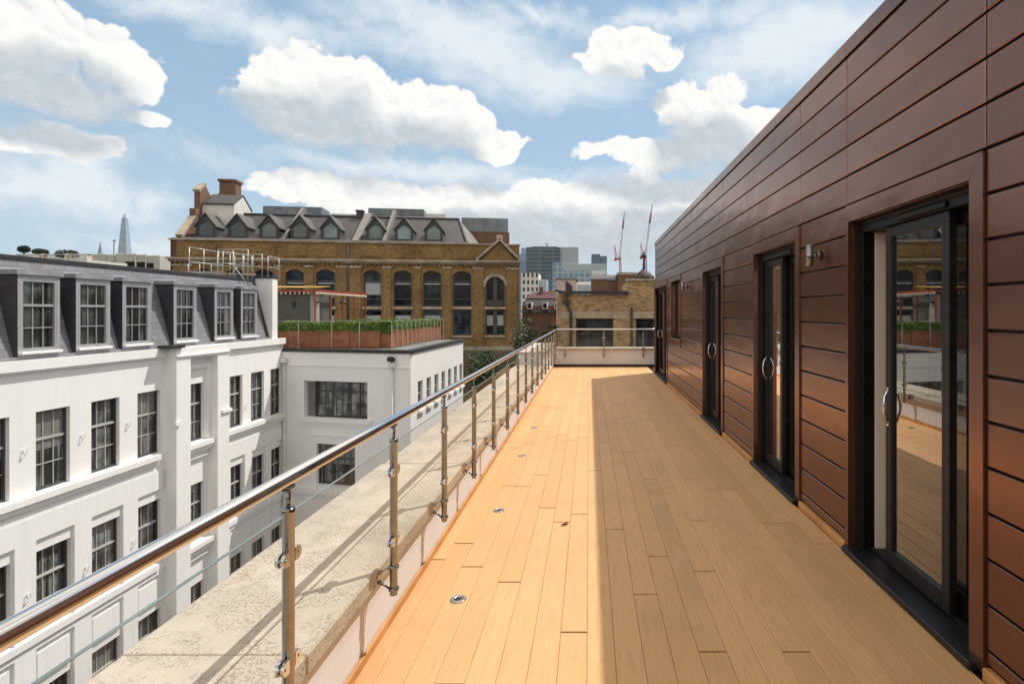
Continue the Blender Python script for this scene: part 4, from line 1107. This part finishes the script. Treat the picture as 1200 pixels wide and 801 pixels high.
# ------------------------------------------------------------------ far office blocks, distance haze mixed into their colours
def facade_mat(name, glass, frame, fw_, fh, gap, rough=.25):
    m, nt, b = new_mat(name); v = wallc(nt)
    br = N(nt, 'ShaderNodeTexBrick'); nt.links.new(v, br.inputs['Vector']); br.offset = 0
    br.inputs['Color1'].default_value = (*glass, 1); br.inputs['Color2'].default_value = (*[x*.7 for x in glass], 1); br.inputs['Mortar'].default_value = (*frame, 1)
    br.inputs['Scale'].default_value = 1; br.inputs['Brick Width'].default_value = fw_; br.inputs['Row Height'].default_value = fh; br.inputs['Mortar Size'].default_value = gap
    f = ramp(nt, noise(nt, v, .06, 4), .3, .7)
    c = mixc(nt, math_n(nt, 'MULTIPLY', f, .4), br.outputs['Color'], tuple(x*.6 for x in glass))
    nt.links.new(c, b.inputs['Base Color']); b.inputs['Roughness'].default_value = rough
    return m
M['gl1'] = facade_mat('dark_glass_block', (.085, .125, .145), (.17, .22, .25), 14, 4, .55)
M['gl2'] = facade_mat('pale_blue_glass', (.24, .36, .46), (.48, .56, .62), 4, 4, .5)
M['gl3'] = facade_mat('blue_glass_tower', (.10, .17, .25), (.20, .29, .38), 3, 3.5, .3)
M['gl4'] = plain('pale_grey_panel', (.42, .49, .51), .5, var=.12, scale=.02)
M['gl5'] = facade_mat('white_flats', (.62, .64, .66), (.75, .76, .77), 5, 4, 1.2, .6)
M['gl6'] = facade_mat('sky_blue_glass', (.30, .44, .62), (.36, .50, .66), 3, 4, .3)
def block(label, Y, parts, name='office_block', cat='building'):
    x0 = min(p[0] for p in parts); a = at(x0, 365, Y); t = thing(name, label, cat, (a.x, Y, -14))
    for (pa_, pb_, pt, dy, dep, mat, nm) in parts:
        p, q = at(pa_, pt, Y), at(pb_, pt, Y)
        b = MB(); b.box(p.x-a.x, q.x-a.x, dy, dy+dep, 0, p.z+14, .1); b.build(nm, mat, t)
    return t
block('pale sky blue glass tower peeking out beside the brick pediment', 640, [(608, 618.5, 297, 0, 25, M['gl6'], 'glass_body'), (610, 617, 290, 4, 15, M['gl6'], 'crown')])
t = block('big dark glass office block with a pale grey end panel', 600, [(616.5, 656, 289.5, 0, 30, M['gl1'], 'glass_body'), (656.1, 677.5, 289, 3, 30, M['gl4'], 'end_panel'), (622, 652, 287.6, 8, 20, M['gl1'], 'roof_plant')])
b = MB(); p = at(641, 288, 612); b.tube([(p.x-t.location.x, 12, p.z+14), (p.x-1.5-t.location.x, 12, p.z+14+4)], .35, 6); b.tube([(p.x-t.location.x, 12, p.z+14), (p.x+1.2-t.location.x, 12, p.z+14+2)], .4, 6); b.build('roof_hoist', M['dormerframe'], t)
block('white and pale blue low glass block in front of the dark office block', 420, [(647.5, 660, 307.5, 0, 30, M['gl2'], 'end_bay'), (660.1, 711, 309, -.5, 30, M['gl4'], 'upper_panel'), (661, 693, 317, -.9, .39, M['gl2'], 'window_band'), (693.2, 710.5, 317, -.9, .39, M['gl5'], 'panel_band'), (640, 648, 318, 3, 20, M['gl3'], 'side_wing')])
block('slim twin-topped blue tower behind the white and blue block', 700, [(693, 703.3, 297.5, 0, 15, M['gl3'], 'tall_shaft'), (703.4, 711.3, 299.8, 1, 15, M['gl3'], 'short_shaft')])
t = block('white block of flats with small windows above the red roofs', 220, [(610.5, 631, 320, 0, 12, M['offwhite'], 'wall'), (631.2, 640, 327, 2, 10, M['gl4'], 'side_wall')])
b = MB()
for k in range(4):
    for j in range(5):
        x = .7+k*1.65; z = 14+4+j*2.7; b.box(x, x+.8, -.05, -.005, z, z+1.5)
b.build('window_strip', M['sashdark'], t)
block('pale grey low building lying behind the cabin roof', 160, [(668, 694, 333, 0, 10, M['gl4'], 'wall'), (676, 692, 330, 2, 6, M['offwhite'], 'roof_room')], 'low_building')
# tower cranes
M['cranered'] = plain('crane_red', (.42, .06, .06), .5, var=.15); M['cranewhite'] = plain('crane_white', (.55, .52, .53), .5, var=.1)
def crane(label, Y, base, cab, tip, aframe, counter):
    t = thing('tower_crane', label, 'crane', tuple(at(base[0], base[1]+8, Y))); o0 = t.location.copy(); s = Y/F
    P = lambda q, dy=0: at(q[0], q[1], Y+dy)-o0
    def lattice(b, p, q, wdt, n, r):
        p, q = Vector(p), Vector(q); d = (q-p).normalized(); sx = d.cross(Vector((0,1,0))).normalized()*wdt; sy = Vector((0,1,0))*wdt
        cs = [sx+sy, sx-sy, -sx-sy, -sx+sy]
        for c in cs: b.tube([p+c, q+c*.8], r, 5)
        for k in range(n):
            a, e = p+(q-p)*k/n, p+(q-p)*(k+1)/n
            for i in range(4): b.tube([a+cs[i], e+cs[(i+1) % 4]], r*.7, 4, False)
    b = MB(); lattice(b, P((base[0], base[1]+8)), P((cab[0]+1.5, cab[1])), 1.15*s, 9, .34*s); b.build('mast', M['cranered'], t)
    b = MB(); c = P(cab); b.box(c.x-4*s, c.x+2.5*s, -1.2*s, 1.2*s, c.z-1.2*s, c.z+.6*s); b.box(c.x-5*s, c.x-2.5*s, -1.4*s, 1.4*s, c.z-2.5*s, c.z+1*s, .2*s); b.build('slew_deck', M['cranered'], t)
    b = MB(); b.box(c.x+.6*s, c.x+2.8*s, -2*s, -1.2*s, c.z, c.z+2*s, .1*s); b.build('cab', M['cranewhite'], t)
    b = MB(); pv, tp = P((cab[0]+1, cab[1]-1)), P(tip); m1, m2, m3 = (pv+(tp-pv)*f for f in (.32, .62, .80))
    lattice(b, pv, m1, .8*s, 6, .27*s); b.build('jib', M['cranewhite'], t); b = MB(); lattice(b, m3, tp, .6*s, 5, .25*s); b.build('jib', M['cranewhite'], t); b = MB(); lattice(b, m1, m2, .75*s, 6, .25*s); b.build('jib', M['cranewhite'], t)
    b = MB(); lattice(b, m2, m3, .75*s, 4, .42*s); b.build('jib_section', M['cranered'], t)
    b = MB(); b.tube([P((cab[0]-1, cab[1])), P(aframe)], .35*s, 6); b.tube([P((cab[0]-3.5, cab[1])), P(aframe)], .35*s, 6); b.tube([P(aframe), m2], .09*s, 4); b.build('a_frame', M['cranered'], t)
crane('red and white luffing tower crane standing clear of the bronze wall', 420, (727.5, 322), (725, 303), (732, 247), (720, 287), None)
crane('red and white luffing tower crane behind the domed turret, close to the bronze wall', 420, (757.5, 322), (755, 301), (764.5, 238), (751, 284), None)
# ================================================================== skyline on the left
M['shard'] = facade_mat('hazed_spire_glass', (.36, .47, .60), (.44, .55, .66), 6, 8, .8, .2)  # distance haze is put into this pale blue
Y = 1800; t = thing('glass_spire_tower', 'tall tapering glass spire tower on the far left skyline', 'skyscraper', (at(146, 365, Y).x, Y, -14))
s = Y/F; zt = at(146, 250, Y).z+14; b = MB()
w0, w1 = 10.5*s, 2.2*s; hh = zt*.955
bas = [(-w0, -w0*.7), (w0, -w0*.7), (w0*.8, w0), (-w0*.8, w0)]; tp = [(-w1, -w1*.7), (w1, -w1*.7), (w1, w1), (-w1, w1)]
for i in range(4):
    j = (i+1) % 4; b.poly([(*bas[i], 0), (*bas[j], 0), (*tp[j], hh), (*tp[i], hh)])
b.poly([(*q, hh) for q in tp]); b.build('glass_body', M['shard'], t)
b = MB()
for (x0, x1, z) in ((-2.3, -.9, zt*.985), (-.3, .5, zt*.965), (.8, 2.2, zt)):
    b.prism([(x0*s*1.0, -1.6*s, hh-12*s), (x1*s, -1.6*s, hh-12*s), (x1*s*.75, -.6*s, z), (x0*s*.75, -.6*s, z)], (0, .3*s, 0))
b.build('shard_top', M['shard'], t)
Y = 140; a = at(102, 314, Y)
t = thing('concrete_rooftop_block', 'pale concrete rooftop block with dark openings in front of the glass spire tower', 'building', (at(100, 365, Y).x, Y, -14)); s = Y/F; z0 = 14+1.7
b = MB(); hz = lambda py: z0+(365-py)*s
for (pa_, pb_, pt) in ((100, 124, 297.5), (124.3, 134, 298), (135, 159, 297), (159.3, 171, 298), (171.3, 187, 299)):
    b.box((pa_-100)*s, (pb_-100)*s, 0, 8, 0, hz(pt), .1)
b.build('wall', plain('pale_concrete', (.50, .48, .43), .8, var=.12, scale=.3), t)
for (pa_, pb_, p1, p2) in ((112, 134, 306.5, 311), (147, 158, 306.5, 313.5), (160, 170, 307, 314), (172.5, 180, 308, 314)):
    b = MB(); b.box((pa_-100)*s, (pb_-100)*s, -.12, -.01, hz(p2), hz(p1)); b.build('dark_opening', M['dark'], t)
b = MB(); b.box((159-100)*s, (160.4-100)*s, -.2, -.125, 0, hz(297)); b.box((171-100)*s, (172.2-100)*s, -.2, -.125, 0, hz(297)); b.build('pilaster', M['offwhite'], t)
Y = 300; s = Y/F; t = thing('church_spire', 'small pointed church spire beyond the rooftops left of the glass spire tower', 'spire', tuple(at(117.5, 300, Y)))
b = MB(); b.lathe([(3.2*s, -10*s), (3.2*s, 2*s), (2.2*s, 3*s), (1.6*s, 8*s), (.9*s, 10*s), (.5*s, 15*s), (.15*s, 17.5*s)], (0,0,0), 8); b.build('spire', plain('spire_stone', (.23, .25, .28), .7, var=.2), t)
b = MB(); b.box(-3.4*s, 3.4*s, -3.4*s, 3.4*s, -60*s, -10*s); b.build('tower', M['gl4'], t)
Y = 150; s = Y/F; t = thing('palm_tree', 'lone thin palm with a small tuft standing behind the concrete rooftop block', 'tree', tuple(at(133.5, 300, Y)))
b = MB(); b.tube([(0,0,-40*s), (0,0,18*s)], .5*s, 6); b.build('trunk', M['bark'], t)
b = MB(); r_ = random.Random(5)
for k in range(26):
    a = r_.random()*6.28; e = r_.uniform(-.5, .9); L = r_.uniform(2.2, 3.8)*s
    p1 = Vector((math.cos(a)*L*.5, math.sin(a)*L*.5, 18*s+e*L*.5)); p2 = Vector((math.cos(a)*L, math.sin(a)*L, 18*s+e*L*.4-.3*L)); n = Vector((-math.sin(a), math.cos(a), 0))*.28*s
    b.poly([Vector((0,0,18*s))-n*.4, Vector((0,0,18*s))+n*.4, p1+n, p1-n]); b.poly([p1-n, p1+n, p2])
b.build('crown', M['shrubdark'], t)
# terrace with stone balustrade and topiary on the far left
Y = 46; s = Y/F
t = thing('balustraded_terrace', 'pale roof terrace with a stone baluster railing beyond the slate mansard', 'terrace', tuple(at(18, 306, Y)))
b = MB(); b.box(-60*s, 84*s, 0, 4, -20, 2*s); b.build('wall', M['offwhite'], t)
b = MB()
k = 3
while k < 82: b.lathe([(.35*s, 2*s), (.7*s, 3.5*s), (.35*s, 5.5*s), (.4*s, 7.4*s)], (k*s, .3, 0), 6); k += 1.9
b.box(1*s, 83*s, .1, .5, 7.4*s, 8.6*s)
for k in (1, 30, 58, 82): b.box((k-1)*s, (k+1)*s, .05, .55, 2*s, 9*s)
b.build('stone_railing', plain('pale_stone', (.66, .62, .53), .8, var=.15), t)
def foliage(b, c, rad, n, size, rng, lumps=7):
    c = Vector(c); ls = []
    for _ in range(lumps):
        v = Vector((rng.gauss(0,1), rng.gauss(0,1), rng.gauss(0,1))).normalized()*rng.uniform(.25, .72)
        ls.append((Vector((v.x*rad[0], v.y*rad[1], v.z*rad[2]))+c, rng.uniform(.3, .55)))
    for _ in range(n):
        lc, lr = rng.choice(ls); v = Vector((rng.gauss(0,1), rng.gauss(0,1), rng.gauss(0,1))).normalized()*rng.random()**.4*lr
        b.leaf(lc+Vector((v.x*rad[0], v.y*rad[1], v.z*rad[2])), size, rng)
r_ = random.Random(8)
for (px, py, rx, rz, lab) in ((28, 292, 6.2, 4.4, 'round clipped dark shrub at the left end of the balustraded terrace'), (47.5, 295, 8, 3.8, 'second clipped dark shrub, wider, in the middle of the balustraded terrace'), (79, 298, 12, 5.5, 'loose spreading dark shrub at the right part of the balustraded terrace')):
    p = at(px, py, 46.8); t = thing('shrub', lab, 'shrub', tuple(p), 0, 'shrubs on the balustraded terrace')
    b = MB(); b.lathe([(rx*s*.55*math.sin(a), rz*s*.55*-math.cos(a)) for a in [math.pi*(.02+.96*k/8) for k in range(9)]], (0,0,0), 10)
    for _ in range(900):
        v = Vector((r_.gauss(0,1), r_.gauss(0,1), r_.gauss(0,1))).normalized()*r_.uniform(.7, 1.0); b.leaf((v.x*rx*s, v.y*rx*s, v.z*rz*s), .07, r_)
    b.build('crown', M['shrubdark'], t)
    b = MB(); b.tube([(0,0,-rz*s-.6), (0,0,0)], .06, 6); b.build('trunk', M['bark'], t)
def tree(label, x, y, zc, rad, n, size, seed, name='leafy_tree', group=None):
    t = thing(name, label, 'tree', (x, y, -14), 0, group); r_ = random.Random(seed); h = zc+14
    b = MB(); b.tube([(0,0,0), (.1,.05,h*.5), (.05,-.05,h)], .22, 9, True, .07)
    for k in range(9):
        a = r_.random()*6.28; z = h-rad[2]*r_.uniform(.2, 1.0); L = r_.uniform(.5, .9)
        b.tube([(0,0,z), (math.cos(a)*rad[0]*L*.5, math.sin(a)*rad[1]*L*.5, z+rad[2]*.35), (math.cos(a)*rad[0]*L, math.sin(a)*rad[1]*L, z+rad[2]*.6)], .07, 6, True, .02)
    b.build('trunk', M['bark'], t)
    b = MB(); foliage(b, (0,0,h), rad, n, size, r_, 11); b.build('crown', M['tree'], t)
tree('leafy tree with pale flowering patches between the brick pediment and the yellow brick building', -3.0, 33, -.9, (1.5, 1.5, 2.5), 3600, .10, 3)
tree('green tree rising past the far corner of the white annexe', -7.0, 39.5, -3.0, (1.7, 1.7, 2.9), 4200, .12, 6)
tree('dark green tree low down beside the foot of the brick warehouse', -4.6, 40, -4.0, (2.0, 2.0, 2.2), 3600, .12, 9)
tree('tree with sparse crown standing below the yellow brick wall corner', -1.7, 29, -.3, (1.1, 1.1, 1.7), 2600, .10, 14)
# ================================================================== sun, sky, camera
SUN = Vector((1.778, 1.5, 3.63)).normalized()
elev = math.asin(SUN.z); azim = math.atan2(SUN.x, SUN.y)
sd = bpy.data.lights.new('sun', 'SUN'); sd.energy = 3.85; sd.angle = R(.55); sd.color = (1.0, .955, .88)
so = bpy.data.objects.new('sun', sd); COL.objects.link(so); so.rotation_euler = (-SUN).to_track_quat('-Z', 'Y').to_euler(); so.location = (10, 10, 30)
world = bpy.data.worlds.new("World"); scene.world = world; world.use_nodes = True
nt = world.node_tree; nt.nodes.clear()
out = N(nt, 'ShaderNodeOutputWorld'); bg = N(nt, 'ShaderNodeBackground'); bg.inputs[1].default_value = 1.0
sky = N(nt, 'ShaderNodeTexSky', sky_type='NISHITA'); sky.sun_disc = False; sky.sun_elevation = elev; sky.sun_rotation = azim
sky.air_density = 1.0; sky.dust_density = 1.6; sky.ozone_density = 1.2; sky.altitude = 50
tc = N(nt, 'ShaderNodeTexCoord'); dirv = vmath(nt, 'NORMALIZE', tc.outputs['Generated'])
sp = N(nt, 'ShaderNodeSeparateXYZ'); nt.links.new(dirv, sp.inputs[0])
az = math_n(nt, 'ARCTAN2', sp.outputs[0], sp.outputs[1])
el = math_n(nt, 'ARCSINE', sp.outputs[2])
cmb = N(nt, 'ShaderNodeCombineXYZ'); nt.links.new(az, cmb.inputs[0]); nt.links.new(el, cmb.inputs[1])
uv = cmb.outputs[0]
def px_dir(px, py):
    x, z = (px-CX)/F, (CY-py)/F
    return math.atan(x), math.atan2(z, math.sqrt(1+x*x))
# cumulus: soft ellipses in azimuth / elevation, broken up by billowing noise
blobs = [(10,40,105,62),(70,45,88,52),(120,62,66,50),(160,88,34,38),(60,104,120,28),(-60,60,80,80),(180,136,40,9),(70,162,74,26),(5,166,66,24),(112,166,40,18),
 (318,92,48,38),(362,90,50,40),(408,108,56,50),(450,138,66,52),(500,128,44,36),(532,146,44,40),(575,170,40,21),(430,154,140,24),(345,125,76,46),
 (732,62,56,32),(698,70,36,16),(776,72,22,14),
 (800,124,40,34),(850,122,48,34),(838,160,70,40),(735,176,58,18),(886,145,44,28),(785,182,74,22),(905,170,60,30),
 (345,222,74,22),(440,236,130,30),(560,230,86,25),(650,232,90,30),(720,258,140,44),(590,258,130,34),(770,226,50,22),(830,222,70,24),(745,226,48,34),(800,240,60,30),(500,268,200,26),(690,285,170,30)]
softb = [(85,212,80,40),(190,238,50,26),(70,205,62,34),(110,225,60,26),(195,236,40,22),(40,225,60,30),(170,288,60,22),(330,285,60,20),(480,205,220,16),(560,60,130,40),(640,100,110,40),(520,30,120,26),(880,70,110,34),(950,40,80,30),(760,20,120,18),(640,18,90,14),(300,30,120,26),(230,10,100,20)]
def density(vec, tag_, lst=None):
    acc = None
    for (cx, cy, rx, ry) in (lst or blobs):
        a, e = px_dir(cx, cy); a2, _ = px_dir(cx+rx, cy); a3, _ = px_dir(cx-rx, cy); _, e2 = px_dir(cx, cy-ry); _, e3 = px_dir(cx, cy+ry)
        ra, re = (a2-a3)/2, (e2-e3)/2
        v = vmath(nt, 'MULTIPLY_ADD', vec, (1/ra, 1/re, 0), (-a/ra, -e/re, 0))
        l = vmath(nt, 'LENGTH', v)
        if acc is None: acc = l
        else: acc = math_n(nt, 'SMOOTH_MIN', acc, l, .18)
    return math_n(nt, 'SUBTRACT', 1.0, acc)
UVW = N(nt, 'ShaderNodeCombineXYZ'); nt.links.new(az, UVW.inputs[0]); nt.links.new(el, UVW.inputs[1])
def noise2(vec, scale, detail, rough, dist=0):
    n = N(nt, 'ShaderNodeTexNoise', noise_dimensions='2D'); n.inputs['Scale'].default_value = scale; n.inputs['Detail'].default_value = detail
    n.inputs['Roughness'].default_value = rough; n.inputs['Distortion'].default_value = dist; nt.links.new(vec, n.inputs['Vector']); return n
def billow(vec, scale, detail=3, rough=.55):
    n = N(nt, 'ShaderNodeTexVoronoi', feature='F1', voronoi_dimensions='2D'); n.inputs['Scale'].default_value = scale; n.inputs['Detail'].default_value = detail
    n.inputs['Roughness'].default_value = rough; n.normalize = True
    nt.links.new(vec, n.inputs['Vector']); return math_n(nt, 'SUBTRACT', 1.0, math_n(nt, 'POWER', n.outputs['Distance'], 1.6))
warp = vmath(nt, 'MULTIPLY_ADD', vmath(nt, 'SUBTRACT', noise2(uv, 9, 3, .55).outputs['Color'], (.5, .5, .5)), (.075, .055, 0), uv)
fw2 = vmath(nt, 'MULTIPLY_ADD', vmath(nt, 'SUBTRACT', noise2(uv, 60, 2, .6).outputs['Color'], (.5, .5, .5)), (.009, .009, 0), warp)
def field(shift):
    w_ = vmath(nt, 'ADD', fw2, shift)
    b1 = billow(w_, 18, 0, .5); b2 = billow(w_, 42, 0, .6); b3 = billow(w_, 95, 1, .6); fb = noise2(vmath(nt, 'ADD', uv, shift), 60, 4, .6).outputs['Fac']
    det = math_n(nt, 'MULTIPLY_ADD', b1, .62, -.40)
    det = math_n(nt, 'ADD', det, math_n(nt, 'MULTIPLY_ADD', b2, .36, -.25))
    det = math_n(nt, 'ADD', det, math_n(nt, 'MULTIPLY_ADD', b3, .20, -.15))
    return w_, math_n(nt, 'ADD', det, math_n(nt, 'MULTIPLY_ADD', fb, .16, -.08))
w0_, det0 = field((0,0,0)); w1_, det1 = field((.004, .008, 0))
base0 = density(warp, 'a'); base1 = density(vmath(nt, 'ADD', warp, (.015, .055, 0)), 'b')
D = math_n(nt, 'ADD', math_n(nt, 'ADD', base0, -.31), math_n(nt, 'MULTIPLY', det0, 1.05))
under = ramp(nt, math_n(nt, 'SUBTRACT', base1, base0), -.10, .50)
hard = ramp(nt, D, -.07, .07); soft = ramp(nt, D, -.30, .50)
mk = N(nt, 'ShaderNodeMix', data_type='FLOAT'); nt.links.new(under, mk.inputs[0]); nt.links.new(hard, mk.inputs[2]); nt.links.new(soft, mk.inputs[3])
mask = mk.outputs[0]
lit = math_n(nt, 'SUBTRACT', det0, det1)
deep = ramp(nt, math_n(nt, 'MULTIPLY_ADD', det0, .45, base1), -.2, .62)
sh = math_n(nt, 'ADD', math_n(nt, 'MULTIPLY', lit, math_n(nt, 'MULTIPLY_ADD', deep, -.7, 1.75)), math_n(nt, 'MULTIPLY_ADD', deep, -.95, 1.02))
sh = math_n(nt, 'MAXIMUM', math_n(nt, 'MINIMUM', sh, 1.0), 0.0)
cc = mixc(nt, sh, (.56, .62, .67), (1.0, .99, .965))
# thin high veil and streaks
vv = vmath(nt, 'ADD', vmath(nt, 'MULTIPLY', warp, (1.0, 2.0, 1)), (3.1, 1.7, 0))
vn = noise2(vv, 4.5, 7, .62, .3).outputs['Fac']
sb = density(vmath(nt, 'MULTIPLY_ADD', vmath(nt, 'SUBTRACT', noise2(uv, 6, 6, .65).outputs['Color'], (.5,.5,.5)), (.22, .10, 0), uv), 's', softb)
veil = ramp(nt, math_n(nt, 'ADD', math_n(nt, 'MULTIPLY', sb, .32), vn), .30, .88)
def simple_sky():
    skyc = vmath(nt, 'SCALE', sky.outputs[0]); skyc.node.inputs['Scale'].default_value = .13
    haze = math_n(nt, 'POWER', math_n(nt, 'SUBTRACT', 1.0, math_n(nt, 'ABSOLUTE', sp.outputs[2]), clamp=True), 4.0)
    c = mixc(nt, .62, skyc, (.30, .52, .72))
    return mixc(nt, math_n(nt, 'MULTIPLY_ADD', haze, .75, .06), c, (.66, .78, .86))
base_sky = simple_sky()
c = mixc(nt, math_n(nt, 'MULTIPLY', veil, .95), base_sky, (.82, .88, .92))
c = mixc(nt, mask, c, cc)
nt.links.new(c, bg.inputs[0])
# unseen rest of the dome: plain broken cloud, made overbright and warm to lift shade
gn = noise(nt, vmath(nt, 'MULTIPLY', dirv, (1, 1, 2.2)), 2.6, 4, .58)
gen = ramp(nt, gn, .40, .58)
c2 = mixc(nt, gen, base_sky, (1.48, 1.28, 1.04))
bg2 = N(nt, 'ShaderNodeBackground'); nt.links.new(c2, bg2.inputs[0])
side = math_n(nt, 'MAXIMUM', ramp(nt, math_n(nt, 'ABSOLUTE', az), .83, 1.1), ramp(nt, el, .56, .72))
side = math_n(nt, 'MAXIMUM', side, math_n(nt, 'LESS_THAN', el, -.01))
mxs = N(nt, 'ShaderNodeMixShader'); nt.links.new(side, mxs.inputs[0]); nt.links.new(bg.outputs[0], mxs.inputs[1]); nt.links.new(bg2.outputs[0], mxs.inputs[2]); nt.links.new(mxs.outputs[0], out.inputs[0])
world.cycles.sampling_method = 'MANUAL'; world.cycles.sample_map_resolution = 512
cam = bpy.data.cameras.new('camera'); co = bpy.data.objects.new('camera', cam); COL.objects.link(co); scene.camera = co
co.location = (0, 0, H); co.rotation_euler = (R(90), 0, 0)
cam.sensor_width = 36; cam.sensor_fit = 'HORIZONTAL'; cam.lens = 36*F/1200; cam.shift_x = -(CX-600)/1200; cam.shift_y = -(400.5-CY)/1200
cam.clip_start = .05; cam.clip_end = 9000
scene.view_settings.view_transform = 'Standard'; scene.view_settings.look = 'None'; scene.view_settings.exposure = 0; scene.view_settings.gamma = 1
cy = scene.cycles; cy.max_bounces = 8; cy.transparent_max_bounces = 24; cy.caustics_reflective = False; cy.caustics_refractive = False
cy.sample_clamp_indirect = 6; cy.use_denoising = True
